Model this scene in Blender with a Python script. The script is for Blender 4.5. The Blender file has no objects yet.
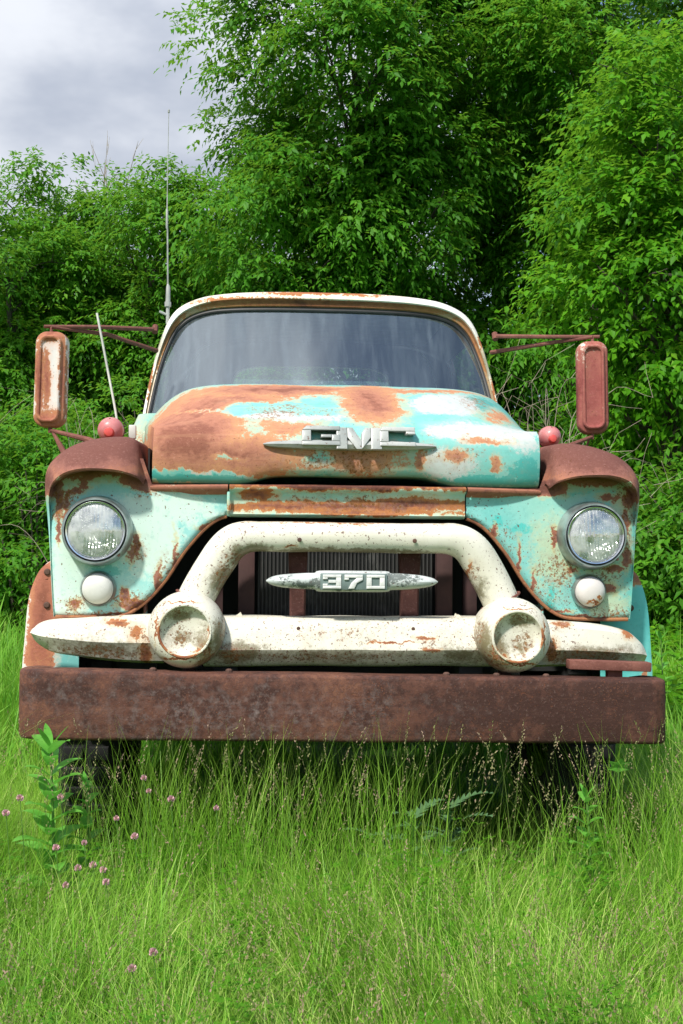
import bpy, bmesh, math, random
import numpy as np
from mathutils import Vector, Matrix, noise as mnoise

R = math.radians
scene = bpy.context.scene
COL = scene.collection
random.seed(7)
RNG = np.random.default_rng(11)

# ------------------------------------------------------------------ helpers
def link_mesh(name, me, mat=None, parent=None, smooth=True, sharp=35):
    o = bpy.data.objects.new(name, me)
    COL.objects.link(o)
    if mat is not None:
        for m in (mat if isinstance(mat, (list, tuple)) else [mat]):
            me.materials.append(m)
    if parent is not None:
        o.parent = parent
    if smooth and len(me.polygons):
        me.polygons.foreach_set('use_smooth', [True] * len(me.polygons))
        if sharp:
            me.set_sharp_from_angle(angle=R(sharp))
    return o

def tag(o, label=None, cat=None, group=None, kind=None):
    if label: o['label'] = label
    if cat: o['category'] = cat
    if group: o['group'] = group
    if kind: o['kind'] = kind
    return o

def empty(name, loc=(0, 0, 0), rot=(0, 0, 0)):
    o = bpy.data.objects.new(name, None)
    o.empty_display_size = .2
    COL.objects.link(o)
    o.location = loc
    o.rotation_euler = rot
    return o

class MB:
    """collects surfaces into one mesh"""
    def __init__(self):
        self.v, self.f, self.mi = [], [], []
    def grid(self, rows, close_u=False, close_v=False, mi=0):
        b = len(self.v); nu = len(rows[0]); nv = len(rows)
        for r in rows:
            self.v.extend([tuple(p) for p in r])
        for j in range(nv if close_v else nv - 1):
            for i in range(nu if close_u else nu - 1):
                a = b + j * nu + i; c = b + j * nu + (i + 1) % nu
                jj = (j + 1) % nv
                d = b + jj * nu + (i + 1) % nu; e = b + jj * nu + i
                self.f.append((a, c, d, e)); self.mi.append(mi)
        return b
    def face(self, pts, mi=0):
        b = len(self.v)
        self.v.extend([tuple(p) for p in pts])
        self.f.append(tuple(range(b, b + len(pts)))); self.mi.append(mi)
    def tube(self, path, rad, n=10, cap=True, sq=(1, 1), mi=0):
        path = [Vector(p) for p in path]
        if not isinstance(rad, (list, tuple)): rad = [rad] * len(path)
        rows = []; up = None
        for i, p in enumerate(path):
            t = (path[min(i + 1, len(path) - 1)] - path[max(i - 1, 0)]).normalized()
            if up is None:
                up = Vector((0, 1, 0)) if abs(t.y) < .9 else Vector((0, 0, 1))
            s = t.cross(up).normalized(); up = s.cross(t).normalized()
            rows.append([p + (s * math.cos(a) * sq[0] + up * math.sin(a) * sq[1]) * rad[i]
                         for a in [2 * math.pi * k / n for k in range(n)]])
        self.grid(rows, close_u=True, mi=mi)
        if cap:
            self.face(rows[0][::-1], mi); self.face(rows[-1], mi)
    def lathe(self, prof, origin, axis=(0, -1, 0), n=40, mi=0, cap=False):
        """prof: list of (radius, along axis)"""
        ax = Vector(axis).normalized(); o = Vector(origin)
        u = ax.orthogonal().normalized(); w = ax.cross(u)
        rows = []
        for r, h in prof:
            rows.append([o + ax * h + (u * math.cos(a) + w * math.sin(a)) * r
                         for a in [2 * math.pi * k / n for k in range(n)]])
        self.grid(rows, close_u=True, mi=mi)
        if cap: self.face(rows[-1], mi)
    def box(self, c, s, bev=0.0, rot=None, mi=0):
        bm = bmesh.new()
        bmesh.ops.create_cube(bm, size=1)
        bmesh.ops.scale(bm, vec=s, verts=bm.verts)
        if bev:
            bmesh.ops.bevel(bm, geom=bm.edges[:], offset=bev, segments=2, affect='EDGES', profile=.5)
        if rot is not None:
            bmesh.ops.rotate(bm, cent=(0, 0, 0), matrix=rot, verts=bm.verts)
        bmesh.ops.translate(bm, vec=c, verts=bm.verts)
        b = len(self.v); bm.verts.index_update()
        self.v.extend([tuple(v.co) for v in bm.verts])
        for f in bm.faces:
            self.f.append(tuple(b + v.index for v in f.verts)); self.mi.append(mi)
        bm.free()
    def prism(self, poly, y0, y1, bev=0, mi=0):
        """poly in x,z extruded along y, front face at y0"""
        bm = bmesh.new()
        vs = [bm.verts.new((x, y1, z)) for x, z in poly]
        f = bm.faces.new(vs)
        r = bmesh.ops.extrude_face_region(bm, geom=[f])
        nv = [g for g in r['geom'] if isinstance(g, bmesh.types.BMVert)]
        bmesh.ops.translate(bm, vec=(0, y0 - y1, 0), verts=nv)
        bmesh.ops.recalc_face_normals(bm, faces=bm.faces)
        if bev:
            ed = [e for e in bm.edges if all(abs(v.co.y - y0) < 1e-5 for v in e.verts)]
            bmesh.ops.bevel(bm, geom=ed, offset=bev, segments=2, affect='EDGES', profile=.5)
        b = len(self.v); bm.verts.index_update()
        self.v.extend([tuple(v.co) for v in bm.verts])
        for f in bm.faces:
            self.f.append(tuple(b + v.index for v in f.verts)); self.mi.append(mi)
        bm.free()
    def mirrored(self):
        m = MB()
        m.v = [(-x, y, z) for x, y, z in self.v]
        m.f = [tuple(reversed(f)) for f in self.f]
        m.mi = list(self.mi)
        return m
    def build(self, name, mat=None, parent=None, smooth=True, sharp=35, weld=1e-5, fixn=True, dent=0, dscale=4):
        me = bpy.data.meshes.new(name)
        v = self.v
        if dent:
            nv = []
            for p in v:
                q = Vector(p)
                d = mnoise.noise_vector(q * dscale) * dent
                nv.append(tuple(q + d))
            v = nv
        me.from_pydata(v, [], self.f)
        me.polygons.foreach_set('material_index', self.mi)
        if weld or fixn:
            bm = bmesh.new(); bm.from_mesh(me)
            if weld:
                bmesh.ops.remove_doubles(bm, verts=bm.verts, dist=weld)
                bmesh.ops.dissolve_degenerate(bm, dist=weld, edges=bm.edges)
            if fixn: bmesh.ops.recalc_face_normals(bm, faces=bm.faces)
            bm.to_mesh(me); bm.free()
        me.update()
        return link_mesh(name, me, mat, parent, smooth, sharp)

def cr(pts, n):
    """Catmull-Rom resampling, n points per span"""
    P = [np.array(p, float) for p in pts]
    P = [2 * P[0] - P[1]] + P + [2 * P[-1] - P[-2]]
    out = []
    for i in range(1, len(P) - 2):
        for k in range(n):
            t = k / n
            a, b, c, d = P[i - 1], P[i], P[i + 1], P[i + 2]
            out.append(.5 * ((2 * b) + (-a + c) * t + (2 * a - 5 * b + 4 * c - d) * t * t + (-a + 3 * b - 3 * c + d) * t ** 3))
    out.append(P[-2])
    return [tuple(map(float, p)) for p in out]

def lerp_tab(tab, x):
    xs = [t[0] for t in tab]; ys = [t[1] for t in tab]
    return float(np.interp(x, xs, ys))

def resample(pts, n):
    P = np.array(pts, float)
    d = np.r_[0, np.cumsum(np.linalg.norm(np.diff(P, axis=0), axis=1))]
    t = np.linspace(0, d[-1], n)
    return np.stack([np.interp(t, d, P[:, k]) for k in range(P.shape[1])], 1)

# ------------------------------------------------------------------ node helper
class N:
    def __init__(self, name, world=False):
        if world:
            self.m = bpy.data.worlds.new(name)
        else:
            self.m = bpy.data.materials.new(name)
        self.m.use_nodes = True
        self.t = self.m.node_tree
        self.t.nodes.clear()
        self.out = self.t.nodes.new('ShaderNodeOutputWorld' if world else 'ShaderNodeOutputMaterial')
        self._pos = None
    def node(self, typ, ins=None, **props):
        n = self.t.nodes.new(typ)
        for k, v in props.items(): setattr(n, k, v)
        for k, v in (ins or {}).items(): self.set(n.inputs[k], v)
        return n
    def set(self, sock, v):
        if v is None: return
        if isinstance(v, bpy.types.NodeSocket): self.t.links.new(v, sock)
        elif isinstance(v, bpy.types.Node): self.t.links.new(v.outputs[0], sock)
        else:
            if isinstance(v, (tuple, list)) and sock.type == 'RGBA' and len(v) == 3: v = (*v, 1)
            sock.default_value = v
    def pos(self):
        if self._pos is None:
            self._pos = self.node('ShaderNodeTexCoord').outputs['Object']
        return self._pos
    def math(self, op, a, b=None, c=None, clamp=False):
        n = self.node('ShaderNodeMath', operation=op, use_clamp=clamp)
        self.set(n.inputs[0], a)
        if b is not None: self.set(n.inputs[1], b)
        if c is not None: self.set(n.inputs[2], c)
        return n.outputs[0]
    def vmath(self, op, a, b=None, c=None):
        n = self.node('ShaderNodeVectorMath', operation=op)
        self.set(n.inputs[0], a)
        if b is not None:
            self.set(n.inputs['Scale'] if op == 'SCALE' else n.inputs[1], b)
        if c is not None: self.set(n.inputs[2], c)
        return n.outputs['Value'] if op in ('LENGTH', 'DOT_PRODUCT') else n.outputs[0]
    def noise(self, scale, detail=4, rough=.55, vec=None, off=None, stretch=None, col=False):
        v = vec if vec is not None else self.pos()
        if stretch: v = self.vmath('MULTIPLY', v, stretch)
        if off is not None: v = self.vmath('ADD', v, (off, off * 1.7, off * .6))
        n = self.node('ShaderNodeTexNoise', {'Vector': v, 'Scale': scale, 'Detail': detail, 'Roughness': rough})
        return n.outputs['Color' if col else 'Fac']
    def smooth(self, v, lo, hi, a=0., b=1.):
        n = self.node('ShaderNodeMapRange', interpolation_type='SMOOTHSTEP')
        self.set(n.inputs['Value'], v)
        for k, x in (('From Min', lo), ('From Max', hi), ('To Min', a), ('To Max', b)): self.set(n.inputs[k], x)
        return n.outputs[0]
    def mix(self, f, a, b, mode='MIX'):
        n = self.node('ShaderNodeMix', data_type='RGBA', blend_type=mode)
        self.set(n.inputs[0], f); self.set(n.inputs[6], a); self.set(n.inputs[7], b)
        return n.outputs[2]
    def bump(self, h, strength=.3, dist=.01, normal=None):
        n = self.node('ShaderNodeBump', {'Height': h, 'Strength': strength, 'Distance': dist})
        if normal is not None: self.set(n.inputs['Normal'], normal)
        return n.outputs[0]
    def bsdf(self, **k):
        n = self.node('ShaderNodeBsdfPrincipled')
        for a, v in k.items(): self.set(n.inputs[a.replace('_', ' ')], v)
        return n.outputs[0]
    def done(self, sh):
        self.t.links.new(sh, self.out.inputs['Surface'])
        return self.m

def plain(name, col, rough=.6, metal=0, var=.25, scale=12, bump=0):
    n = N(name)
    f = n.noise(scale, 5)
    c = n.mix(n.smooth(f, .3, .7), tuple(x * (1 - var) for x in col), tuple(min(1, x * (1 + var)) for x in col))
    k = dict(Base_Color=c, Roughness=rough, Metallic=metal)
    if bump: k['Normal'] = n.bump(n.noise(scale * 6, 6, .7), bump, .004)
    return n.done(n.bsdf(**k))

def field(n, P, blobs, fall=1.0):
    """max over ragged elliptical patches (x, z, rx, rz[, strength])"""
    acc = None
    for b in blobs:
        cx, cz, rx, rz = b[:4]; s = b[4] if len(b) > 4 else 1.0
        q = n.vmath('MULTIPLY', n.vmath('SUBTRACT', P, (cx, 0, cz)), (1 / rx, 0, 1 / rz))
        d = n.math('MULTIPLY_ADD', n.vmath('LENGTH', q), -s, s)
        acc = d if acc is None else n.math('MAXIMUM', acc, d)
    return acc

RUST_DK, RUST_MD, RUST_OR = (.105, .040, .032), (.235, .085, .055), (.42, .15, .05)

def weathered(name, base, base2, rust, pale=(), pale_col=(.80, .80, .76), rust_cols=(RUST_DK, RUST_MD, RUST_OR),
              spec=.5, amp=.55, warp=.10, stain=(.62, .50, .30), paint_rough=.42, seed=0., patch2=(), patch2_col=(.1, .45, .42),
              grime=(), grime_col=(.12, .11, .05), bumps=.35, core=(.15, .7), drip=0.0, clean=(), mott=.3, scratch=0., freckle=(), freckle_col=(.30, .13, .045)):
    n = N(name)
    pos = n.pos()
    w = n.vmath('SCALE', n.vmath('SUBTRACT', n.noise(5, 5, .6, off=seed, col=True), (.5, .5, .5)), warp * 2)
    w2 = n.vmath('SCALE', n.vmath('SUBTRACT', n.noise(45, 4, .65, off=seed + .5, col=True), (.5, .5, .5)), min(.06, .03 + warp * .3))
    P = n.vmath('ADD', n.vmath('ADD', pos, w), w2)
    fine = n.noise(38, 6, .72, off=seed + 3)
    mid = n.noise(10, 6, .68, off=seed + 5)
    vf = n.noise(120, 5, .75, off=seed + 9)
    # three octave bands, each roughly -1..1
    rag = n.math('MULTIPLY_ADD', n.math('ADD', n.math('ADD', n.math('MULTIPLY', fine, .38), n.math('MULTIPLY', mid, .32)), n.math('MULTIPLY', vf, .30)), amp * 4.2, -amp * 2.1)
    # paint
    c = n.mix(n.smooth(mid, .3, .7), base, base2)
    c = n.mix(n.smooth(n.noise(3, 3, .5, off=seed + 1), .45, .7, 0, .35), c, pale_col)
    if patch2:
        f = n.math('ADD', field(n, P, patch2), rag)
        c = n.mix(n.smooth(f, 0, .12, 0, .85), c, patch2_col)
    if pale:
        f = n.math('ADD', field(n, P, pale), rag)
        c = n.mix(n.smooth(f, -.05, .25, 0, .93), c, pale_col)
    rough = paint_rough
    if grime:
        f = n.math('ADD', field(n, P, grime), n.math('MULTIPLY', rag, 1.6))
        c = n.mix(n.smooth(f, 0, .5, 0, .85), c, grime_col)
    # mottling and fine dirt in the paint
    c = n.mix(n.smooth(fine, .52, .72, 0, mott), c, tuple(x * .72 for x in base))
    c = n.mix(n.smooth(vf, .55, .75, 0, mott), c, tuple(min(1, x * 1.25 + .04) for x in base2))
    # rust
    rf = n.math('ADD', field(n, P, rust), rag) if rust else n.math('ADD', rag, -1.1)
    if clean:
        rf = n.math('SUBTRACT', rf, n.math('MULTIPLY', n.math('MAXIMUM', n.math('ADD', field(n, P, clean), .15), 0.0), 2.6))
    if drip:
        dn = n.noise(20, 3, .5, stretch=(1, 1, .12), off=seed + 2)
        rf = n.math('ADD', rf, n.math('MULTIPLY_ADD', dn, drip * 2, -drip))
    c = n.mix(n.smooth(rf, -.55, .0, 0, .6), c, stain)
    mask = n.smooth(rf, -.03, .08)
    k = n.smooth(n.math('ADD', rf, n.math('MULTIPLY_ADD', vf, .5, -.25)), core[0], core[1])
    rc = n.mix(k, rust_cols[2], rust_cols[1])
    k2 = n.smooth(n.math('ADD', rf, n.math('MULTIPLY_ADD', mid, 1.6, -.8)), core[1] - .1, core[1] + .5)
    rc = n.mix(k2, rc, rust_cols[0])
    rc = n.mix(n.smooth(vf, .55, .72, 0, .5), rc, tuple(min(1, x * 1.5 + .10) for x in rust_cols[1]))
    rc = n.mix(n.smooth(vf, .44, .30, 0, .6), rc, tuple(x * .45 for x in rust_cols[0]))
    rc = n.mix(n.smooth(fine, .55, .7, 0, .35), rc, tuple(x * .62 for x in rust_cols[1]))
    c = n.mix(mask, c, rc)
    if freckle:
        ff = n.math('MINIMUM', n.math('MAXIMUM', n.math('MULTIPLY_ADD', n.math('MAXIMUM', field(n, P, freckle), -.25), 1.5, n.math('MULTIPLY_ADD', mid, 2.4, -1.05)), 0.0), 1.0)
        fn = n.noise(95, 4, .75, off=seed + 29); fn2 = n.noise(38, 5, .7, off=seed + 31)
        c = n.mix(n.math('MULTIPLY', ff, n.smooth(fn2, .42, .68, 0, .55)), c, tuple(x * .6 + .18 for x in freckle_col))
        fth = n.math('MULTIPLY_ADD', ff, -.22, .72)
        fm_ = n.smooth(n.math('SUBTRACT', fn, fth), 0, .05)
        c = n.mix(n.math('MULTIPLY', fm_, .9), c, n.mix(n.smooth(vf, .4, .6), tuple(x * .45 for x in freckle_col), freckle_col))
    # chips
    ch = n.noise(120, 2, .55, off=seed + 13)
    lowf = n.noise(4, 3, .5, off=seed + 17)
    th = n.math('MULTIPLY_ADD', lowf, -.20 * spec, .79 - .01 * spec)
    cm = n.smooth(n.math('SUBTRACT', ch, th), 0, .03)
    c = n.mix(n.math('MULTIPLY', cm, .85), c, (.13, .05, .03))
    ch2 = n.noise(260, 2, .5, off=seed + 19)
    cm2 = n.smooth(n.math('SUBTRACT', ch2, n.math('MULTIPLY_ADD', lowf, -.25 * spec, .84)), 0, .04)
    c = n.mix(n.math('MULTIPLY', cm2, .8), c, (.20, .08, .04))
    if scratch:
        sn = n.noise(26, 4, .6, stretch=(.18, 1, 2.2), off=seed + 23)
        c = n.mix(n.smooth(sn, .56, .66, 0, scratch), c, tuple(min(1, x * 2.2 + .05) for x in rust_cols[2]))
        c = n.mix(n.smooth(sn, .42, .34, 0, scratch), c, tuple(x * .4 for x in rust_cols[0]))
    h = n.math('ADD', n.math('MULTIPLY', mask, n.math('MULTIPLY_ADD', vf, .9, -.9)), n.math('MULTIPLY', cm, -.6))
    nrm = n.bump(h, bumps, .006)
    r = n.math('ADD', n.math('MULTIPLY_ADD', mask, .4, rough), n.math('MULTIPLY_ADD', fine, .3, -.15))
    return n.done(n.bsdf(Base_Color=c, Roughness=r, Normal=nrm, Specular_IOR_Level=n.math('MULTIPLY_ADD', mask, -.35, .5)))
# ------------------------------------------------------------------ truck materials
TQ, TQ2, TQP = (.20, .56, .50), (.29, .66, .58), (.50, .76, .68)
WHT, WHT2 = (.72, .69, .59), (.64, .61, .50)
RED_RUST = ((.165, .066, .052), (.25, .105, .080), (.36, .15, .095))
OR_RUST = ((.24, .092, .062), (.40, .172, .112), (.52, .255, .13))

M = {}
M['black'] = plain('dark_interior', (.012, .012, .012), .8)
M['rubber'] = plain('black_rubber', (.02, .02, .021), .55)
M['tyre'] = plain('tyre_rubber', (.006, .006, .006), .9, bump=.4)
M['chrome'] = plain('chrome', (.78, .78, .78), .12, 1, .06)
M['dull'] = plain('dull_metal', (.45, .46, .46), .38, 1, .2, 30)
M['bolt'] = plain('rusty_bolt', (.10, .05, .035), .8)
M['rusty'] = weathered('rusted_steel', (.16, .06, .045), (.12, .045, .035), [(0, 1.4, 9, 9)], amp=.35, rust_cols=RED_RUST, core=(.1, .5))
M['strut'] = weathered('rusty_strut', (.13, .06, .05), (.10, .045, .04), [(0, 1.4, 9, 9)], amp=.3, rust_cols=((.06, .025, .022), (.10, .042, .036), (.15, .07, .05)))

TRUCK = empty('farm_truck', (.01044, 0, 0), (0, .00881, .0730))
tag(TRUCK, 'old turquoise farm truck covered in rust with a white tubular grille, parked in tall grass', 'truck')

# ------------------------------------------------------------------ fenders
def fender_mesh():
    m = MB()
    cap = [(.680, .90), (.680, 1.10), (.683, 1.335), (.688, 1.42), (.702, 1.475), (.726, 1.495), (.775, 1.499), (.85, 1.490), (.92, 1.468), (.972, 1.432),
           (1.002, 1.388), (1.008, 1.33), (.998, 1.24), (.985, 1.12), (.974, .98), (.966, .897)]
    brow = [(.664, .90), (.664, 1.10), (.666, 1.334), (.678, 1.342), (.694, 1.358), (.745, 1.373), (.805, 1.378), (.865, 1.377), (.915, 1.366), (.948, 1.347),
            (.970, 1.322), (.980, 1.28), (.980, 1.22), (.977, 1.12), (.970, .98), (.963, .897)]
    yb = [.05, .05, .015, -.022, -.066, -.098, -.108, -.106, -.095, -.075, -.050, -.022, .002, .008, .008, .008]
    def st(k, y, lift=0, wid=0):
        """blend k from brow to cap"""
        out = []
        for i, (a, b, yy) in enumerate(zip(brow, cap, yb)):
            kk = k
            x = a[0] + (b[0] - a[0]) * kk + (wid if i > 9 else 0); z = a[1] + (b[1] - a[1]) * kk + (lift if 3 < i < 11 else 0)
            out.append((x, yy * (1 - min(1, k)) + y if k < 1 else y, z))
        return cr(out, 5)
    inner = [(x, y + .03, z - (.006 if 3 <= i / 5 <= 11 else 0)) for i, (x, y, z) in enumerate(st(0, 0))]
    inner2 = [(x, y + .004, z - (.006 if 3 <= i / 5 <= 11 else 0)) for i, (x, y, z) in enumerate(st(0, 0))]
    inner3 = [(x - (.01 if i / 5 > 10 else 0), .06, z) for i, (x, y, z) in enumerate(st(0, 0))]
    rows = [inner3, inner, inner2, st(0, 0), st(.10, .001), st(.28, .005), st(.5, .014), st(.72, .03), st(.90, .055), st(1, .10), st(1, .2, .003), st(1, .45, .012), st(1, .8, .012), st(1, 1.22, -.01)]
    m.grid(rows)
    # face
    xin = [(.897, .800), (.900, .768), (.905, .738), (.915, .712), (.93, .690), (.95, .665), (.98, .636), (1.03, .596), (1.105, .549), (1.15, .514), (1.185, .483), (1.21, .455), (1.228, .425), (1.236, .403), (1.25, .400), (1.336, .400), (1.3361, .65), (1.42, .68)]
    xout = [(.897, .9625), (.98, .970), (1.12, .9765), (1.22, .9795), (1.28, .979), (1.322, .968), (1.36, .95), (1.42, .93)]
    zs = sorted(set([.897, .8985, .900, .9025, .905, .910, .915] + list(np.linspace(.92, 1.2, 34)) + [1.21, 1.219, 1.228, 1.232, 1.236, 1.25] + list(np.linspace(1.26, 1.336, 6)) + [1.3361] + list(np.linspace(1.345, 1.42, 6))))
    X = np.linspace(.40, .98, 70)
    def depth(x, z, xi, xo):
        y = .012 - .02 * math.exp(-(((x - .83) / .16) ** 2 + ((z - 1.17) / .17) ** 2))
        y += .012 * max(0, (x - .93) / .05) ** 2
        d = max(0, 1 - (x - xi) / .022)
        if z < 1.24: y += .014 * d * d
        if x > .7: y += .012 * max(0, 1 - (z - .897) / .02) ** 2
        y += .055 * max(0, min(1, (.66 - x) / .26)) * 0
        return y
    rows = []
    for z in zs:
        xi, xo = lerp_tab(xin, z), lerp_tab(xout, z)
        r = []
        for x in X:
            xx = min(max(x, xi), xo)
            r.append((xx, depth(xx, z, xi, xo), z))
        rows.append(r)
    m.grid(rows)
    # rolled flange round the grille opening and along the bottom
    edge = [(x, z) for z, x in xin[:14]][::-1] + [(.85, .897), (.9625, .897)]
    e2 = cr(edge, 4)
    rws = []
    for dy, inset in ((0.027, 0), (.034, .004), (.05, .006), (.09, .006)):
        rws.append([(x + inset * .7, dy, z + inset * .7) for x, z in e2])
    m.grid(rws)
    return m

cap_blobs_r = [(.83, 1.46, .30, .115, 1.9), (.66, 1.345, .10, .03, 1.6), (.985, 1.35, .04, .06, 1.2), (.52, 1.334, .2, .010, 1.3)]
M['fender_right'] = weathered('fender_paint_right', (.17, .53, .49), (.25, .59, .545), cap_blobs_r + [
    (.945, 1.225, .012, .045, 1.1), (.958, 1.30, .025, .03, .9), (.700, 1.165, .009, .045, 1.0), (.905, 1.07, .035, .012, .9), (.945, 1.105, .015, .03, .8), (.76, 1.06, .02, .012, .6), (.90, 1.005, .02, .015, .6),
    (.628, .985, .008, .06, .9), (.578, 1.07, .007, .09, .9), (.70, .918, .06, .006, .9), (.85, .898, .16, .006, 1.2), (.89, 1.31, .04, .012, .6), (.50, 1.19, .012, .03, .8)],
    rust_cols=RED_RUST, pale_col=(.46, .58, .40), pale=[(.86, 1.02, .10, .12, .6), (.70, 1.12, .10, .15, .45), (.93, 1.2, .05, .2, .6), (.88, .95, .1, .05, .6)],
    patch2=[(.69, .965, .012, .06, 1.1), (.74, 1.335, .12, .014, .9), (.51, 1.22, .03, .03, .6), (.58, 1.20, .05, .02, .4)], patch2_col=(.06, .50, .46),
    spec=1.25, seed=2., stain=(.55, .48, .22), amp=.45, warp=.03, core=(.1, .6), mott=.4, freckle=[(.88, 1.06, .14, .06, .9), (.95, 1.20, .05, .14, .9), (.72, 1.05, .14, .16, .75), (.70, 1.17, .035, .08, .8), (.90, .92, .12, .04, .9), (.55, 1.14, .05, .12, .7), (.93, 1.33, .07, .05, .8)])
cap_blobs_l = [(-.83, 1.46, .30, .115, 1.9), (-.66, 1.345, .10, .03, 1.6), (-.985, 1.35, .04, .06, 1.2), (-.52, 1.334, .2, .010, 1.3)]
M['fender_left'] = weathered('fender_paint_left', (.235, .58, .545), (.33, .65, .615), cap_blobs_l + [
    (-.950, 1.275, .014, .05, 1.0), (-.925, 1.25, .010, .07, .8), (-.90, 1.315, .035, .012, .7), (-.87, 1.33, .02, .02, .5), (-.655, 1.318, .07, .012, 1.1), (-.690, .935, .065, .022, 1.5), (-.735, .968, .018, .028, 1.3), (-.628, 1.0, .008, .07, .9), (-.578, 1.08, .006, .08, .7), (-.80, .899, .17, .006, 1.2),
    (-.70, 1.13, .012, .04, .8), (-.715, 1.10, .010, .03, .6), (-.90, .945, .018, .014, .7), (-.948, 1.19, .006, .05, .8), (-.46, 1.195, .045, .010, 1.1), (-.415, 1.212, .04, .010, 1.1)],
    rust_cols=RED_RUST, pale_col=(.62, .78, .68), pale=[(-.66, 1.15, .12, .14, .75), (-.92, 1.0, .08, .2, .7), (-.6, 1.25, .2, .06, .6)],
    patch2=[(-.80, 1.345, .10, .012, 1.0), (-.79, 1.05, .05, .02, .5)], patch2_col=(.10, .45, .40),
    spec=.9, seed=7., stain=(.60, .48, .20), amp=.45, warp=.03, core=(.1, .6), mott=.35, freckle=[(-.93, 1.26, .06, .10, 1.1), (-.90, .94, .06, .05, .9), (-.70, 1.11, .05, .07, .9), (-.70, .95, .12, .06, .8), (-.60, 1.05, .05, .12, .6), (-.80, .905, .2, .015, .9), (-.66, 1.30, .08, .03, .8)], freckle_col=(.36, .16, .05))
fm = fender_mesh()
FR = fm.build('fender', M['fender_right'], TRUCK, sharp=40, weld=2e-4)
FL = fm.mirrored().build('fender', M['fender_left'], TRUCK, sharp=40, weld=2e-4)
M['lip'] = weathered('fender_lip_rust', (.30, .50, .44), (.36, .55, .48), [(0, 1.05, 3, 3, .62)], rust_cols=((.13, .052, .04), (.26, .105, .06), (.40, .18, .08)), spec=1, seed=19, amp=.9, warp=.04, stain=(.5, .36, .18))
lipp = cr([(.403, 1.232), (.425, 1.225), (.455, 1.207), (.483, 1.182), (.514, 1.147), (.549, 1.102), (.596, 1.027), (.636, .977), (.665, .947), (.690, .927), (.712, .912), (.738, .902), (.768, .8975), (.80, .896), (.88, .895), (.958, .896)], 4)
for s, F_ in ((1, FR), (-1, FL)):
    m = MB(); m.tube([(s * x, .026 - (.010 if x > .70 else 0), z) for x, z in lipp], .0065, 8); m.build('rolled_lip', M['lip'], F_)
FR['label'] = 'turquoise fender with rusty brown top and speckled face'
FL['label'] = 'pale turquoise fender with rusty brown top and a rust patch beside the grille'

# lamps
def glass_lens():
    n = N('fluted_lens_glass')
    pos = n.pos()
    w = n.node('ShaderNodeTexWave', {'Vector': pos, 'Scale': 26.0, 'Distortion': .6}, wave_type='BANDS', bands_direction='X')
    nr = n.bump(w.outputs['Fac'], .28, .002)
    nr = n.bump(n.noise(26, 3), .35, .005, nr)
    gl = n.node('ShaderNodeBsdfGlossy', {'Color': (.95, .97, .97), 'Roughness': .06, 'Normal': nr}).outputs[0]
    tr = n.node('ShaderNodeBsdfTransparent', {'Color': (.93, .95, .94)}).outputs[0]
    df = n.node('ShaderNodeBsdfDiffuse', {'Color': (.66, .68, .66)}).outputs[0]
    a = n.node('ShaderNodeMixShader', {0: .42, 1: tr, 2: gl}).outputs[0]
    b = n.node('ShaderNodeMixShader', {0: n.smooth(n.noise(18, 4), .35, .70, .06, .6), 1: a, 2: df}).outputs[0]
    return n.done(b)
M['lens'] = glass_lens()
def reflector():
    n = N('lamp_reflector')
    pos = n.pos()
    nr = n.bump(n.noise(14, 3), .9, .02)
    w = n.node('ShaderNodeTexWave', {'Vector': pos, 'Scale': 30.0, 'Distortion': .4}, wave_type='BANDS', bands_direction='X')
    nr = n.bump(w.outputs['Fac'], .35, .004, nr)
    return n.done(n.bsdf(Base_Color=(.80, .81, .80), Metallic=1.0, Roughness=.16, Normal=nr))
M['reflector'] = reflector()
M['bezel_turq'] = weathered('x', (.25, .31, .31), (.33, .38, .37), [])
M['bezel_turq'] = plain('weathered_steel_bezel', (.36, .40, .40), .36, .75, .35, 16, .15)
M['park'] = weathered('frosted_lamp_cover', (.56, .56, .51), (.63, .62, .57), [], spec=.35, seed=4, pale_col=(.8, .8, .78))
M['park_pink'] = weathered('frosted_lamp_cover_pinkish', (.60, .56, .53), (.67, .63, .60), [(.835, .957, .02, .006, .8)], spec=.35, seed=5, pale_col=(.82, .80, .80))

def headlight(s):
    c = (s * .823, 0, 1.179)
    b = MB(); b.lathe([(.116, .0), (.115, .02), (.111, .040), (.109, .058), (.105, .066), (.1005, .066), (.0985, .052)], c)
    hb = b.build('headlight', M['bezel_turq'], TRUCK)
    r = MB(); r.lathe([(.0985, .052), (.0975, .066), (.0945, .072), (.0905, .071), (.088, .062)], c); r.build('chrome_ring', M['chrome'], hb)
    g = MB(); g.lathe([(.0975, .050), (.0995, .060)], c); g.build('rubber_seal', M['rubber'], hb)
    bowl = MB(); bowl.lathe([(.0885, .060)] + [(.088 * t, .058 - .044 * (1 - t * t)) for t in np.linspace(1, .001, 14)], c, n=48); bowl.build('reflector', M['reflector'], hb)
    bb = MB(); bb.lathe([(.0, .038), (.012, .037), (.015, .03), (.015, -.01)], c, n=16); bb.build('bulb_shield', M['dull'], hb)
    l = MB(); l.lathe([(.0895, .062)] + [(.089 * t, .064 + .020 * (1 - t * t)) for t in np.linspace(.99, .0, 12)], c, n=48)
    l.build('lens', M['lens'], hb, fixn=True)
    sc = MB(); sc.lathe([(0, .004), (.005, .003), (.006, 0)], (c[0] + .075, -.060, c[2] - .078), n=10); sc.build('screw', M['bolt'], hb)
    return hb
headlight(1); headlight(-1)

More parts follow.
